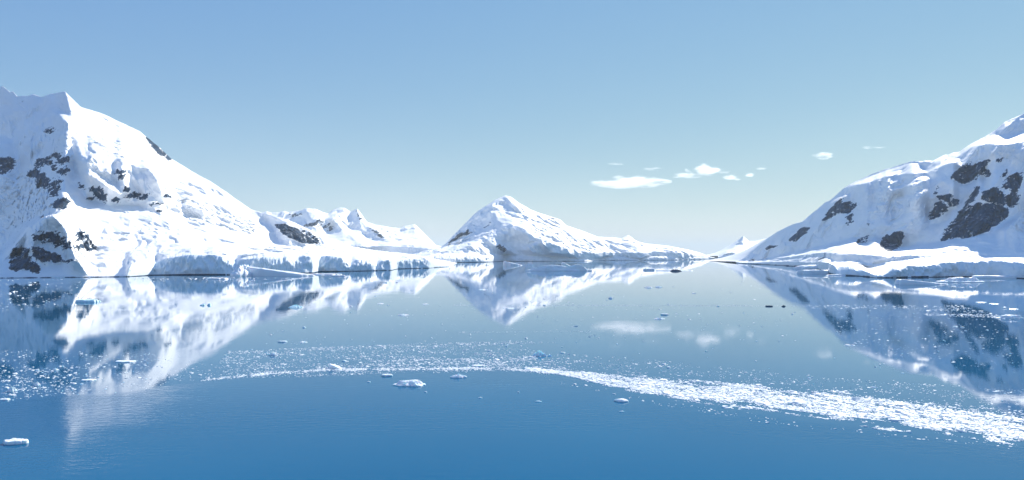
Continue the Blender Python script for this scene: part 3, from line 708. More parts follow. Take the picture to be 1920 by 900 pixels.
def water():
    yf = np.concatenate([np.linspace(-900, 120, 14), np.linspace(130, 460, 166), np.geomspace(464, 60000, 150)])
    tf = np.linspace(-1.25, 1.25, 461)
    Yg, Tg = np.meshgrid(yf, tf, indexing='ij')
    Xg = Tg * (np.maximum(Yg, -600) + 700)
    V = np.stack([Xg, Yg, 0 * Xg], -1).reshape(-1, 3)
    nu = len(tf)
    ii, jj = np.meshgrid(np.arange(len(yf) - 1), np.arange(nu - 1), indexing='ij')
    a = ii * nu + jj
    FQ = np.stack([a, a + 1, a + nu + 1, a + nu], -1).reshape(-1, 4)
    m, t, p = new_mat('sea_water')
    p.inputs['IOR'].default_value = 1.333
    at = node(t, 'ShaderNodeAttribute', attribute_name='open_water')
    n0 = noise_node(t, 1 / 160.0, 3, 0.5)
    r = ramp(t, n0.outputs['Fac'], [(0.35, (0.0, 0.090, 0.203)), (0.65, (0.0, 0.104, 0.224))])
    t.links.new(r.outputs[0], p.inputs['Base Color'])
    # wavelets: stronger on the open, wind-touched water in front of the drift ice
    patches = noise_node(t, 1 / 70.0, 3, 0.55, sc3=(0.5, 1.4, 1))
    pm = node(t, 'ShaderNodeMapRange'); pm.inputs['From Min'].default_value = 0.35; pm.inputs['From Max'].default_value = 0.7
    pm.inputs['To Min'].default_value = 0.3; pm.inputs['To Max'].default_value = 1.6
    t.links.new(patches.outputs['Fac'], pm.inputs['Value'])
    mr = node(t, 'ShaderNodeMapRange'); mr.inputs['To Min'].default_value = 0.06; mr.inputs['To Max'].default_value = 0.45
    t.links.new(at.outputs['Fac'], mr.inputs['Value'])
    st = node(t, 'ShaderNodeMath', operation='MULTIPLY')
    t.links.new(pm.outputs[0], st.inputs[0]); t.links.new(mr.outputs[0], st.inputs[1])
    w1 = noise_node(t, 0.42, 4, 0.6, sc3=(0.55, 1.0, 1))
    b = node(t, 'ShaderNodeBump'); b.inputs['Distance'].default_value = 0.16
    t.links.new(st.outputs[0], b.inputs['Strength'])
    t.links.new(w1.outputs['Fac'], b.inputs['Height'])
    t.links.new(b.outputs['Normal'], p.inputs['Normal'])
    rr = node(t, 'ShaderNodeMapRange'); rr.inputs['To Min'].default_value = 0.022; rr.inputs['To Max'].default_value = 0.035
    t.links.new(at.outputs['Fac'], rr.inputs['Value'])
    t.links.new(rr.outputs[0], p.inputs['Roughness'])
    sl = node(t, 'ShaderNodeMapRange'); sl.inputs['To Min'].default_value = 0.58; sl.inputs['To Max'].default_value = 0.34
    t.links.new(at.outputs['Fac'], sl.inputs['Value'])
    t.links.new(sl.outputs[0], p.inputs['Specular IOR Level'])
    o = mesh_obj('water', V, FQ, m)
    tag(o, 'calm deep blue sea channel mirroring the snow mountains', 'water', kind='structure')
    Yp = np.maximum(V[:, 1], 60.0)
    px = 960 + F * V[:, 0] / Yp
    py = HZ + F * H / Yp
    e = np.interp(px, [q[0] for q in EDGE], [q[1] for q in EDGE])
    val = np.clip((py - e) / 6 + 0.5, 0, 1)
    at_ = o.data.attributes.new('open_water', 'FLOAT', 'POINT')
    at_.data.foreach_set('value', val.astype(np.float32))
    return o


water()


# ------------------------------------------------------------------ icebergs and floes
def berg_mesh(rng, L, D, Hh, style, na=26, nr=8):
    """one floating piece: L wide (X), D deep (Y), Hh high; a polar height surface that goes under the water at the rim"""
    th = np.linspace(0, 2 * np.pi, na, endpoint=False)
    s = rng.integers(0, 9999)
    out = 1 + 0.34 * pnoise(np.cos(th) * 1.3, np.sin(th) * 1.3, 0 * th + s * 0.37, 3) + 0.09 * pnoise(np.cos(th) * 8, np.sin(th) * 8, 0 * th + s * 0.5, 5) + 0.18 * pnoise(np.cos(th) * 3.5, np.sin(th) * 3.5, 0 * th + s * 0.71, 4)
    rr = np.linspace(0, 1, nr + 1)[1:]
    R_, T_ = np.meshgrid(rr, th, indexing='ij')
    xs = R_ * out[None] * np.cos(T_); ys = R_ * out[None] * np.sin(T_)
    n1 = fbm(xs * 1.6, ys * 1.6, 0 * xs + s * 0.13, 3, 7)
    n2 = ridged(xs * 2.4, ys * 2.4, 0 * xs + s * 0.29, 3, 8)
    rim = np.clip((1 - R_) / (1.5 / nr), 0, 1)
    if style == 'slab':
        h = 0.22 * rim + 0.62 * np.clip((0.78 + 0.75 * n1 - R_) * 3.2, 0, 1) * (1 + 0.5 * n1 + 0.15 * xs)
    elif style == 'flat':
        h = (0.8 + 0.25 * n1) * rim ** 0.4
    elif style == 'dome':
        h = np.sqrt(np.clip(1 - R_ ** 2, 0, 1)) * (0.95 + 0.12 * n1)
    elif style == 'wedge':
        h = (0.60 - 0.55 * xs + 0.1 * n1) * rim ** 0.6
    elif style == 'wedge_right':
        h = (0.60 + 0.55 * xs + 0.1 * n1) * rim ** 0.6
    elif style == 'peak':
        h = (1 - R_) ** 0.8 * (0.7 + 0.7 * (n2 - 0.2)) + 0.12 * rim
    else:                                # jagged
        h = (0.30 + 0.9 * np.clip(n2, 0, 1) ** 1.3 + 0.4 * n1) * np.clip(1.02 - R_ ** 1.6, 0, 1) ** 0.8
    h = h + 0.10 * ridged(xs * 6, ys * 6, 0 * xs + s * 0.17, 3, 9) * (0.3 + h)
    h = np.maximum(h, 0.03)
    zs = Hh * h / max(h[:-1].max(), 0.3)
    ys = ys + 0.05 * n1
    zs[-1] = -0.12 * Hh - 0.15
    V = np.stack([xs * L / 2, ys * D / 2, zs], -1).reshape(-1, 3)
    c = np.array([[0, 0, zs[0].mean() * 1.02]])
    V = np.concatenate([V, c]); ci = len(V) - 1
    q = []
    for i in range(nr - 1):
        a = i * na + np.arange(na); b = i * na + (np.arange(na) + 1) % na
        q.append(np.stack([a, a + na, b + na, b], -1))
    tr = np.stack([np.full(na, ci), np.arange(na), (np.arange(na) + 1) % na], -1)
    return V, [np.concatenate(q), tr]


def place_berg(name, label, cat, px, py, w, h, style='jagged', depth=None, mat=None, group=None, seed=0, na=26, nr=8):
    rng = np.random.default_rng(seed * 131 + int(px * 7) + int(py * 13))
    Y = float(wy(py)); k = Y / F
    L = w * k; Hh = h * k
    dist_sq = Hh                                    # as seen from this height, part of the picture height is the top surface
    D = depth if depth else float(np.clip(L * 0.6, 0.5, 60))
    tilt = H / Y
    Hh = max(0.25 * Hh, Hh - D * 0.55 * tilt)
    V, fs = berg_mesh(rng, L, D, Hh, style, na, nr)
    o = mesh_obj(name, V, fs, mat or M_BERG, smooth=(style in ('dome', 'wedge', 'wedge_right', 'flat')))
    o.location = ((px - 960) * k, Y + D * 0.45, 0)
    tag(o, label, cat, group)
    return o


NOTABLE = [
    # px, waterline py, width, height, style, material, name, category, label
    (765, 725, 60, 13, 'slab', 0, 'ice_floe', 'iceberg', 'largest white ice slab floating on the open blue water'),
    (627, 692, 25, 11, 'wedge', 0, 'ice_floe', 'iceberg', 'smooth tilted white ice wedge sitting on the thin ice line'),
    (725, 706, 21, 5, 'flat', 0, 'ice_floe', 'ice floe', 'low white floe just left above the largest slab'),
    (860, 709, 32, 9, 'peak', 0, 'ice_floe', 'iceberg', 'pointed white berg with low wings right of the largest slab'),
    (691, 717, 8, 3, 'dome', 0, 'ice_floe', 'ice floe', 'tiny white floe left of the largest slab'),
    (798, 736, 5, 3, 'dome', 0, 'ice_floe', 'ice floe', 'tiny floe below the right end of the largest slab'),
    (566, 643, 17, 8, 'jagged', 0, 'ice_floe', 'iceberg', 'small crumbly white berg above the tilted wedge'),
    (552, 577, 27, 13, 'jagged', 1, 'iceberg', 'iceberg', 'blue rimmed berg in the dark reflection of the rock bowl'),
    (755, 592, 20, 8, 'jagged', 0, 'iceberg', 'iceberg', 'lumpy grey white berg alone on calm water below the far range'),
    (712, 570, 13, 5, 'peak', 0, 'ice_floe', 'ice floe', 'small pointed floe left on the far thin ice streak'),
    (797, 571, 14, 4, 'jagged', 0, 'ice_floe', 'ice floe', 'low broken floe on the far thin ice streak below the saddle'),
    (509, 667, 18, 8, 'jagged', 0, 'ice_floe', 'iceberg', 'rough white floe left of the tilted wedge amid sparse brash'),
    (529, 642, 16, 3, 'flat', 0, 'ice_floe', 'ice floe', 'thin flat floe just left of the small crumbly berg'),
    (569, 615, 8, 6, 'peak', 0, 'ice_floe', 'ice floe', 'tiny upright ice tooth above the small crumbly berg'),
    (645, 678, 11, 4, 'dome', 0, 'ice_floe', 'ice floe', 'small rounded floe just above the tilted wedge'),
    (895, 688, 24, 4, 'flat', 0, 'ice_floe', 'ice floe', 'flat white floe lying on the thin ice line'),
    (158, 567, 40, 6, 'flat', 1, 'iceberg', 'iceberg', 'long low blue berg below the front rock knob'),
    (177, 566, 15, 6, 'dome', 1, 'iceberg', 'iceberg', 'small blue dome at the right end of the long low berg'),
    (378, 573, 11, 9, 'jagged', 1, 'iceberg', 'iceberg', 'left one of two small blue bergs in the white reflection'),
    (391, 573, 9, 9, 'jagged', 1, 'iceberg', 'iceberg', 'right one of two small blue bergs in the white reflection'),
    (19, 735, 19, 12, 'jagged', 0, 'ice_floe', 'iceberg', 'lumpy white floe near the left edge at the end of the brash'),
    (67, 724, 14, 9, 'peak', 0, 'ice_floe', 'ice floe', 'pointed white floe in the left brash right of the lumpy one'),
    (102, 695, 13, 8, 'peak', 0, 'ice_floe', 'ice floe', 'bright pointed floe in the upper part of the left brash'),
    (67, 695, 11, 4, 'slab', 0, 'ice_floe', 'ice floe', 'low white slab left of the bright pointed floe'),
    (20, 743, 13, 5, 'flat', 0, 'ice_floe', 'ice floe', 'flat floe directly below the lumpy floe at the left edge'),
    (48, 746, 11, 6, 'jagged', 0, 'ice_floe', 'ice floe', 'small rough floe lowest in the left brash'),
    (230, 680, 36, 4, 'flat', 0, 'ice_floe', 'ice floe', 'long flat floe in the reflected rocks of the left mountain'),
    (160, 715, 27, 4, 'flat', 0, 'ice_floe', 'ice floe', 'flat white floe at the right rim of the left brash'),
    (14, 551, 9, 5, 'slab', 0, 'ice_floe', 'ice floe', 'small white floe near the left edge below the shore'),
    (21, 834, 41, 11, 'flat', 0, 'ice_floe', 'ice floe', 'lone flat white floe low at the left edge of open water'),
    (6, 751, 18, 4, 'flat', 0, 'ice_floe', 'ice floe', 'thin flat floe cut by the left edge of the picture'),
    (1218, 540, 15, 7, 'jagged', 0, 'iceberg', 'iceberg', 'left half of a low grey berg pair in front of the gap'),
    (1236, 539, 13, 6, 'jagged', 0, 'iceberg', 'iceberg', 'right half of a low grey berg pair in front of the gap'),
    (1238, 599, 19, 8, 'jagged', 0, 'ice_floe', 'iceberg', 'white and grey floe left of the reflected clouds'),
    (1248, 591, 14, 3, 'flat', 0, 'ice_floe', 'ice floe', 'thin dark floe just above the white and grey one'),
    (1146, 560, 11, 3, 'peak', 0, 'ice_floe', 'ice floe', 'small floe left of the low grey berg pair'),
    (1011, 668, 26, 12, 'jagged', 1, 'iceberg', 'iceberg', 'turquoise fluted berg standing over the middle of the brash'),
    (1031, 668, 8, 5, 'peak', 1, 'ice_floe', 'ice floe', 'tiny dark piece at the right end of the turquoise berg'),
    (1347, 575, 6, 4, 'jagged', 0, 'ice_floe', 'ice floe', 'tiny grey piece on the far ice streak under the channel gap'),
    (905, 544, 17, 4, 'slab', 0, 'ice_floe', 'ice floe', 'low grey floe in the shaded reflection of the middle peak'),
    (954, 579, 22, 4, 'slab', 0, 'ice_floe', 'ice floe', 'flat grey floe in the white reflection of the middle peak'),
    (1268, 508, 64, 1.6, 'flat', 0, 'ice_floe', 'ice floe', 'long thin low floe far out before the channel gap'),
    (1268, 508.5, 20, 4, 'jagged', 2, 'rock_islet', 'rock', 'small dark rock islet on the long thin floe'),
    (1218, 507, 20, 4, 'flat', 0, 'ice_floe', 'ice floe', 'short low floe left of the dark rock islet'),
    (1055, 662, 11, 3, 'flat', 0, 'ice_floe', 'ice floe', 'small flat floe right of the turquoise berg'),
    (1245, 683, 9, 3, 'flat', 0, 'ice_floe', 'ice floe', 'upper of two little floes on calm water right of the middle'),
    (1254, 690, 9, 4, 'flat', 0, 'ice_floe', 'ice floe', 'lower of two little floes on calm water right of the middle'),
    (1166, 754, 27, 7, 'dome', 0, 'ice_floe', 'iceberg', 'smooth white dome below the left part of the drift belt'),
    (1166, 773, 11, 5, 'jagged', 0, 'ice_floe', 'ice floe', 'small two humped floe under the smooth white dome'),
    (1010, 754, 13, 5, 'jagged', 0, 'ice_floe', 'ice floe', 'small rough floe on open water left of the white dome'),
    (900, 747, 9, 4, 'jagged', 0, 'ice_floe', 'ice floe', 'little white floe on open water below the pointed berg'),
    (972, 736, 5, 2.5, 'dome', 0, 'ice_floe', 'ice floe', 'speck of ice between the two little open water floes'),
    (1591, 648, 11, 6, 'dome', 0, 'ice_floe', 'iceberg', 'left half of a small white pair before the right reflection'),
    (1601, 648, 9, 5, 'jagged', 0, 'ice_floe', 'iceberg', 'right half of a small white pair before the right reflection'),
    (1903, 598, 52, 8, 'slab', 0, 'ice_floe', 'iceberg', 'long white slab cut by the right edge near the shore'),
    (1740, 534, 96, 11, 'wedge', 0, 'iceberg', 'iceberg', 'low white berg with a blue shaded front below the right cliff'),
    (1810, 530, 84, 11, 'slab', 0, 'iceberg', 'iceberg', 'long low berg behind the white one by the right cliff'),
    (1877, 522, 84, 6, 'flat', 0, 'ice_floe', 'ice floe', 'thin snowy floe tight under the right cliff at the edge'),
    (1530, 505, 68, 9, 'dome', 0, 'iceberg', 'iceberg', 'broad snow dome lying off the right shore'),
    (1535, 513.5, 64, 8, 'flat', 0, 'ice_floe', 'ice floe', 'flat snow shelf in front of the broad dome'),
    (1620, 517, 110, 2.6, 'flat', 0, 'ice_floe', 'ice floe', 'long snow ledge along the foot of the right shore'),
    (1443, 575, 14, 2.5, 'flat', 2, 'ice_floe', 'ice floe', 'left of two thin dark pieces on the far ice streak'),
    (1470, 575, 8, 3, 'jagged', 2, 'ice_floe', 'ice floe', 'right of two thin dark pieces on the far ice streak'),
    (1845, 568, 17, 3.5, 'flat', 1, 'ice_floe', 'ice floe', 'left grey floe on the bright reflection near the right edge'),
    (1868, 570, 15, 4.5, 'jagged', 1, 'ice_floe', 'ice floe', 'middle grey floe on the bright reflection near the right edge'),
    (1905, 580, 16, 4.5, 'peak', 1, 'ice_floe', 'ice floe', 'rightmost grey floe on the bright reflection at the edge'),
    (1885, 578, 9, 2.5, 'flat', 1, 'ice_floe', 'ice floe', 'small grey floe beside the rightmost grey one'),
    (1640, 727, 12, 4, 'peak', 0, 'ice_floe', 'ice floe', 'white floe with a dark foot just above the drift belt'),
    (1667, 752, 8, 3.5, 'jagged', 0, 'ice_floe', 'ice floe', 'bright lump riding behind the middle of the drift belt'),
    (1794, 613, 9, 4, 'slab', 0, 'ice_floe', 'ice floe', 'white floe on the dark rock reflection at the right'),
    (444, 518.5, 42, 24, 'peak', 0, 'iceberg', 'iceberg', 'white pyramid berg against the left ice cliff'),
    (520, 517.8, 140, 19, 'wedge', 0, 'iceberg', 'iceberg', 'long smooth snow whaleback lying before the left ice cliff'),
    (605, 515.6, 60, 2.6, 'flat', 0, 'ice_floe', 'ice floe', 'thin tail floe off the right end of the snow whaleback'),
    (398, 524, 46, 3.5, 'flat', 0, 'ice_floe', 'ice floe', 'flat floe on the water left below the pyramid berg'),
    (632, 518.5, 26, 3, 'flat', 0, 'ice_floe', 'ice floe', 'little floe beyond the tail of the snow whaleback'),
    (723, 530.5, 11, 4, 'jagged', 0, 'ice_floe', 'ice floe', 'small grey piece in the reflection of the far range'),
    (1046, 508.5, 118, 13, 'slab', 0, 'iceberg', 'iceberg', 'long tabular berg in front of the middle peak'),
    (994, 506, 16, 17, 'peak', 0, 'iceberg', 'iceberg', 'bright pillar at the left end of the long tabular berg'),
    (1068, 505, 26, 14, 'wedge', 0, 'iceberg', 'iceberg', 'sunlit ramp of ice behind the long tabular berg'),
    (961, 498, 36, 9, 'wedge', 0, 'iceberg', 'iceberg', 'white ramp shaped berg left of the tabular berg'),
    (107, 520.8, 22, 4, 'dome', 0, 'ice_floe', 'ice floe', 'small white hump at the shore below the front rock knob'),
]


def build_notable():
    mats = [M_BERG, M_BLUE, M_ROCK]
    for k, (px, py, w, h, st, mi, nm, cat, lab) in enumerate(NOTABLE):
        L = w * float(wy(py)) / F
        dep = float(np.clip(L * 0.55, 0.6, 45))
        if 524 < py < 650 and h > 3 and w < 40:
            h = h * 0.5; dep = float(np.clip(L * 0.9, 0.6, 45))   # the photo's height takes in the mirror image
        if lab.startswith('white pyramid'):
            dep = 105.0
        big = w >= 12
        if py > 640 and w < 14:
            h = h * 0.7
        place_berg(nm, lab, cat, px, py, w, h, st, dep, mats[mi], 'icebergs and large floes drifting in the channel', seed=k + 3, na=60 if big else 14, nr=16 if big else 4)


build_notable()


# zones of loose ice: (polygon in photo coordinates, share of small pieces, label, group)
ZONES = [
    ([(380, 712), (1000, 692), (1000, 640), (430, 655)], 60, 'small white ice fragment in the sparse brash behind the thin ice line'),
    ([(0, 660), (330, 660), (250, 735), (0, 752)], 60, 'small white ice fragment in the brash at the lower left'),
    ([(0, 523), (140, 523), (130, 580), (0, 580)], 20, 'small white ice fragment off the left shore in the dark reflection'),
    ([(1500, 565), (1900, 575), (1915, 690), (1620, 690)], 50, 'small white ice fragment on the reflection of the right mountain'),
    ([(1040, 700), (1040, 640), (1500, 660), (1910, 720), (1910, 790), (1400, 740)], 55, 'small white ice fragment scattered behind the drift belt'),
    ([(620, 530), (1000, 525), (1480, 530), (1500, 640), (640, 640)], 35, 'tiny ice fragment on the calm pale water of the middle'),
]


def build_fragments():
    rng = np.random.default_rng(5)
    protos = []
    for k in range(10):
        V, fs = berg_mesh(rng, 1, 0.7, 0.30, ['jagged', 'slab', 'peak', 'flat', 'dome'][k % 5], 9, 3)
        me = mesh_obj('ice_fragment', V, fs, M_BERG, smooth=False)
        protos.append(me.data); bpy.data.objects.remove(me)
    for poly, n, lab in ZONES:
        p = np.asarray(poly, float); got = 0
        while got < n:
            x = rng.uniform(p[:, 0].min(), p[:, 0].max()); y = rng.uniform(p[:, 1].min(), p[:, 1].max())
            if not inside(poly, np.array([x]), np.array([y]))[0]:
                continue
            Y = float(wy(y)); k = Y / F
            s = k * float(np.clip(rng.lognormal(math.log(4.2), 0.40), 2.4, 10))
            o = bpy.data.objects.new('ice_fragment', protos[rng.integers(len(protos))])
            COL.objects.link(o)
            o.location = ((x - 960) * k, Y, 0)
            o.scale = (s, s * 0.8, s * rng.uniform(0.35, 0.9) * min(1.0, 500 / Y + 0.25))
            o.rotation_euler = (0, 0, rng.uniform(0, 6.28))
            tag(o, lab, 'ice floe', lab.replace('small white ice fragment', 'ice fragments').replace('tiny ice fragment', 'ice fragments'))
            got += 1


build_fragments()


def chips(name, label, px, py, size, seed, flat=0.11):
    """thousands of low ice chips as one mesh: irregular five to seven sided plates with a bevelled, tilted top"""
    rng = np.random.default_rng(seed)
    n = len(px)
    Y = wy(py); k = Y / F
    cx, cy = (px - 960) * k, Y
    r = size * k / 2
    m = 6
    th = np.linspace(0, 2 * np.pi, m, endpoint=False)[None] + rng.uniform(0, 6.28, (n, 1)) + rng.normal(0, 0.16, (n, m))
    rad = r[:, None] * rng.uniform(0.65, 1.25, (n, m))
    asp = rng.uniform(0.7, 1.5, (n, 1))
    x = cx[:, None] + rad * np.cos(th) * asp; y = cy[:, None] + rad * np.sin(th)
    hh = r * rng.uniform(0.5, 1.6, n) * flat * 2
    tx, ty = rng.normal(0, 0.10, (n, 1)), rng.normal(0, 0.10, (n, 1))
    xt = cx[:, None] + (x - cx[:, None]) * 0.72; yt = cy[:, None] + (y - cy[:, None]) * 0.72
    zt = hh[:, None] * rng.uniform(0.7, 1.2, (n, m)) + tx * (xt - cx[:, None]) + ty * (yt - cy[:, None])
    zt = np.maximum(zt, 0.03)
    zc = zt.mean(1) * rng.uniform(0.95, 1.35, n)
    low = np.stack([x, y, np.full_like(x, -0.05)], -1)
    top = np.stack([xt, yt, zt], -1)
    cen = np.stack([cx, cy, zc], -1)[:, None]
    V = np.concatenate([low, top, cen], 1).reshape(-1, 3)
    base = (np.arange(n) * (2 * m + 1))[:, None]
    i = np.arange(m)[None]; j = (np.arange(m)[None] + 1) % m
    q = np.stack([base + i, base + j, base + m + j, base + m + i], -1).reshape(-1, 4)
    t_ = np.stack([base + m + i, base + m + j, np.broadcast_to(base + 2 * m, (n, m))], -1).reshape(-1, 3)
    o = mesh_obj(name, V, [q, t_], M_BRASH, smooth=False)
    tag(o, label, 'ice', kind='stuff')
    return o


BELT = [(985, 692, 3), (1040, 699, 5), (1090, 706, 9), (1130, 714, 13), (1200, 725, 17), (1300, 737, 21), (1400, 749, 24), (1500, 759, 27), (1600, 770, 28), (1700, 783, 27), (1800, 797, 27), (1920, 812, 28), (2050, 832, 30), (2250, 860, 32)]


def build_brash():
    rng = np.random.default_rng(77)
    b = np.asarray(BELT, float)
    # the dense belt
    n = 125000
    px = rng.uniform(985, 2240, n)
    c = np.interp(px, b[:, 0], b[:, 1]); hw = np.interp(px, b[:, 0], b[:, 2])
    v = rng.uniform(-1.25, 1.25, n)
    py = c + v * hw
    dens = 0.80 - np.abs(v) ** 2.2 * 0.62 + 1.7 * fbm(px / 90, (py - 0.12 * px) / 7, 0 * px, 4, 301)
    dens = np.where((v > 0.45), dens - 0.55 + 0.7 * fbm(px / 60, (py - 0.14 * px) / 6, 0 * px + 5, 3, 302), dens)
    keep = rng.uniform(0, 1, n) < np.clip(dens, 0, 1)
    px, py = px[keep], py[keep]
    size = np.clip(rng.lognormal(math.log(2.15), 0.66, len(px)), 0.9, 20) * np.interp(px, [985, 1300, 2240], [0.7, 1.0, 1.15])
    chips('brash_ice', 'dense bright belt of brash ice drifting across the lower right', px, py, size, 1)
    # the thin line at the edge of the calm water
    n = 3600
    px = rng.uniform(372, 1035, n)
    e = np.interp(px, [q[0] for q in EDGE], [q[1] for q in EDGE])
    th_ = 0.9 + 0.9 * np.clip(fbm(px / 40, 0 * px, 0 * px, 3, 311) + 0.3, 0, 1)
    py = e - 1.0 + rng.normal(0, 1, n) * th_
    ok = rng.uniform(0, 1, n) < np.clip(0.62 + 1.9 * fbm(px / 34, 0 * px + 8, 0 * px, 3, 312), 0.08, 1) * np.clip((px - 360) / 110, 0.05, 1)
    px, py, n = px[ok], py[ok], int(ok.sum())
    up = rng.uniform(0, 1, n) < 0.16
    py = np.where(up, py - rng.exponential(5, n), py)
    chips('ice_line', 'thin bright line of ice along the edge of the calm water', px, py, np.clip(rng.lognormal(math.log(2.9), 0.4, n), 1.5, 7), 2)
    # everything looser
    PX, PY, SZ = [], [], []

    def scatter(poly, n, med, gate=(0.0, 60, 8, 0.1), sp=0.45, seed=0):
        p = np.asarray(poly, float)
        x = rng.uniform(p[:, 0].min(), p[:, 0].max(), n * 3); y = rng.uniform(p[:, 1].min(), p[:, 1].max(), n * 3)
        g = fbm(x / gate[1], (y - gate[3] * x) / gate[2], 0 * x, 3, 400 + seed)
        k = inside(poly, x, y) & (g + rng.normal(0, 0.25, len(x)) > gate[0])
        x, y = x[k][:n], y[k][:n]
        PX.append(x); PY.append(y); SZ.append(np.clip(rng.lognormal(math.log(med), sp, len(x)), 1.0, 9))
    scatter([(380, 712), (1020, 694), (1100, 700), (960, 640), (760, 645), (430, 658)], 4200, 2.1, (0.05, 90, 7, -0.02), seed=1)
    scatter([(640, 690), (1000, 690), (1090, 702), (1000, 668), (700, 676)], 2000, 2.6, (0.1, 60, 6, 0.0), seed=2)
    scatter([(420, 660), (600, 650), (760, 645), (960, 639), (1060, 642), (960, 645), (760, 651), (600, 656), (430, 664)], 1300, 2.0, (-0.2, 60, 8, 0), seed=3)
    scatter([(0, 655), (330, 665), (400, 690), (370, 712), (250, 733), (130, 740), (0, 752)], 1300, 1.9, (0.10, 60, 12, 0.0), 0.5, seed=4)
    scatter([(0, 690), (150, 690), (140, 738), (0, 750)], 260, 3.0, (0.05, 60, 12, 0.0), 0.5, seed=5)
    scatter([(0, 522), (240, 522), (150, 570), (0, 590)], 420, 1.8, (0.0, 60, 5, 0.0), seed=6)
    scatter([(250, 521), (460, 520), (640, 522), (420, 532), (250, 528)], 260, 2.0, (0.0, 60, 5, 0.0), seed=7)
    scatter([(1000, 690), (1120, 710), (1500, 755), (1920, 808), (1920, 730), (1600, 712), (1200, 672), (1000, 660)], 5200, 2.2, (0.12, 80, 9, 0.10), seed=8)
    scatter([(1100, 704), (1300, 730), (1500, 752), (1920, 802), (1920, 770), (1500, 735), (1300, 712)], 4200, 2.6, (0.02, 80, 6, 0.11), seed=9)
    scatter([(1515, 572), (1800, 572), (1870, 590), (1840, 594), (1700, 580), (1520, 579)], 700, 2.3, (-0.1, 60, 4, 0.02), seed=10)
    scatter([(1730, 588), (1900, 590), (1900, 596), (1740, 594)], 350, 2.3, (-0.2, 60, 4, 0.0), seed=11)
    scatter([(1520, 575), (1900, 590), (1915, 700), (1620, 660)], 700, 2.2, (0.05, 60, 6, 0.0), seed=12)
    scatter([(850, 571), (1520, 573), (1520, 574.6), (850, 573)], 900, 1.3, (-0.1, 90, 9, 0), 0.25, seed=13)
    scatter([(860, 622), (1110, 620), (1110, 622), (860, 624)], 150, 1.3, (-0.1, 60, 9, 0), 0.25, seed=14)
    scatter([(560, 540), (1500, 525), (1520, 640), (900, 640), (480, 650)], 420, 1.8, (-0.1, 200, 20, 0), seed=15)
    scatter([(1020, 705), (1250, 752), (1480, 790), (1480, 800), (1230, 760), (1000, 708)], 380, 2.8, (0.0, 60, 6, 0.16), seed=16)
    scatter([(1250, 754), (1520, 797), (1920, 836), (1920, 844), (1500, 803), (1250, 760)], 500, 3.2, (0.05, 60, 6, 0.13), seed=17)
    chips('scattered_ice', 'loose chips of ice strewn over the calm water', np.concatenate(PX), np.concatenate(PY), np.concatenate(SZ), 3, 0.11)


build_brash()


# ------------------------------------------------------------------ clouds (bodies of vapour, far beyond and above the haze)
CLOUDS = [
    (1178, 341, 150, 21, 'long ragged white cloud streak lowest over the middle peak'),
    (1328, 318, 80, 20, 'fullest white cloud puff above the channel gap'),
    (1376, 333, 42, 9, 'flat white puff right below the fullest cloud'),
    (1404, 328, 20, 9, 'small round puff at the right end of the cloud row'),
    (1288, 329, 66, 9, 'faint wisp left below the fullest cloud'),
    (1226, 317, 40, 6, 'thin wisp above the right end of the ragged streak'),
    (1156, 307, 32, 5, 'small leftmost wisp above the ragged streak'),
    (1430, 316, 32, 5, 'thin short wisp right of the fullest cloud'),
    (1543, 292, 40, 12, 'small double wisp alone above the right mountain slope'),
    (1640, 277, 46, 6, 'thin highest wisp at the right'),
]


def cloud_material(k, L, Hh, D, dens):
    m = bpy.data.materials.new('cloud_vapour'); m.use_nodes = True
    t = m.node_tree; t.nodes.clear()
    out = node(t, 'ShaderNodeOutputMaterial')
    v = node(t, 'ShaderNodeVolumePrincipled')
    v.inputs['Color'].default_value = (1, 1, 1, 1)
    v.inputs['Anisotropy'].default_value = 0.5
    tc = node(t, 'ShaderNodeTexCoord')
    # normalised position in the cloud, -1..1
    mp = node(t, 'ShaderNodeMapping'); mp.inputs['Scale'].default_value = (2 / L, 2 / D, 2 / Hh)
    t.links.new(tc.outputs['Object'], mp.inputs['Vector'])
    ln = node(t, 'ShaderNodeVectorMath', operation='LENGTH')
    t.links.new(mp.outputs['Vector'], ln.inputs[0])
    mp2 = node(t, 'ShaderNodeMapping'); mp2.inputs['Scale'].default_value = (1 / (0.28 * L + 120), 1 / (0.28 * L + 120), 1 / (0.42 * Hh + 30)); mp2.inputs['Location'].default_value = (k * 3.7, k * 1.3, 0)
    t.links.new(tc.outputs['Object'], mp2.inputs['Vector'])
    n = node(t, 'ShaderNodeTexNoise'); n.inputs['Scale'].default_value = 1.0; n.inputs['Detail'].default_value = 5; n.inputs['Roughness'].default_value = 0.6
    t.links.new(mp2.outputs['Vector'], n.inputs['Vector'])
    a = node(t, 'ShaderNodeMath', operation='MULTIPLY_ADD')        # noise*2.2 - r
    t.links.new(n.outputs['Fac'], a.inputs[0]); a.inputs[1].default_value = 5.2
    neg = node(t, 'ShaderNodeMath', operation='MULTIPLY'); neg.inputs[1].default_value = -1.5
    t.links.new(ln.outputs['Value'], neg.inputs[0]); t.links.new(neg.outputs[0], a.inputs[2])
    mr = node(t, 'ShaderNodeMapRange'); mr.inputs['From Min'].default_value = 1.35; mr.inputs['From Max'].default_value = 2.3
    mr.inputs['To Max'].default_value = dens
    t.links.new(a.outputs[0], mr.inputs['Value'])
    t.links.new(mr.outputs[0], v.inputs['Density'])
    t.links.new(v.outputs[0], out.inputs['Volume'])
    return m


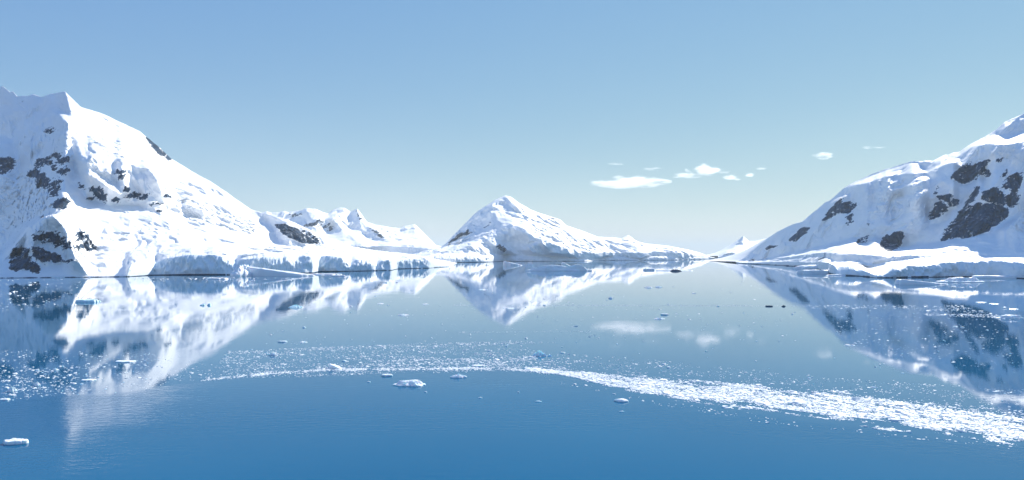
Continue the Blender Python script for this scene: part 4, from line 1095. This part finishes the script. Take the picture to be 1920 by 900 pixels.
def build_clouds():
    rng = np.random.default_rng(4)
    D0 = 22000.0
    for k, (px, py, w, h, lab) in enumerate(CLOUDS):
        s = D0 / F
        L, Hh = w * s * 1.1, h * s * 1.25
        D = max(L * 0.32, Hh * 1.5)
        # a lumpy closed body
        na, nb = 24, 12
        th = np.linspace(0, 2 * np.pi, na, endpoint=False); ph = np.linspace(0, np.pi, nb + 2)[1:-1]
        P, T = np.meshgrid(ph, th, indexing='ij')
        d = np.stack([np.sin(P) * np.cos(T), np.sin(P) * np.sin(T), np.cos(P)], -1)
        rr = 1.0 + 0.08 * fbm(d[..., 0] * 2 + k, d[..., 1] * 2, d[..., 2] * 2, 3, 500)
        V = (d * rr[..., None] * np.array([L / 2, D / 2, Hh / 2])).reshape(-1, 3)
        V = np.concatenate([V, [[0, 0, Hh / 2]], [[0, 0, -Hh / 2]]])
        q = []
        for i in range(nb - 1):
            a = i * na + np.arange(na); b = i * na + (np.arange(na) + 1) % na
            q.append(np.stack([a, a + na, b + na, b], -1))
        a = np.arange(na); b = (a + 1) % na
        t1 = np.stack([np.full(na, nb * na), a, b], -1)
        t2 = np.stack([np.full(na, nb * na + 1), (nb - 1) * na + b, (nb - 1) * na + a], -1)
        dens = 0.0036 if k in (1, 2, 3, 0) else 0.0024
        o = mesh_obj('cloud', V, [np.concatenate(q), np.concatenate([t1, t2])], cloud_material(k, L, Hh, D, dens))
        o.location = ((px - 960) / F * D0, D0, H + (HZ - py) / F * D0)
        tag(o, lab, 'cloud', 'small clouds in the clear sky')


build_clouds()


# ------------------------------------------------------------------ haze
def haze():
    x, y0, y1, z0, z1 = 78000.0, -1200.0, 61000.0, -8.0, 860.0
    V = np.array([(sx * x, yy, zz) for zz in (z0, z1) for (sx, yy) in ((-1, y0), (1, y0), (1, y1), (-1, y1))])
    Fq = np.array([(0, 3, 2, 1), (4, 5, 6, 7), (0, 1, 5, 4), (1, 2, 6, 5), (2, 3, 7, 6), (3, 0, 4, 7)])
    m = bpy.data.materials.new('haze'); m.use_nodes = True
    t = m.node_tree; t.nodes.clear()
    out = node(t, 'ShaderNodeOutputMaterial')
    v = node(t, 'ShaderNodeVolumePrincipled')
    v.inputs['Color'].default_value = (0.82, 0.91, 0.92, 1)
    v.inputs['Density'].default_value = 2.7e-5
    v.inputs['Anisotropy'].default_value = 0.0
    t.links.new(v.outputs[0], out.inputs['Volume'])
    o = mesh_obj('haze', V, Fq, m, smooth=False)
    tag(o, 'thin pale sea haze filling the channel air', 'haze', kind='stuff')


haze()
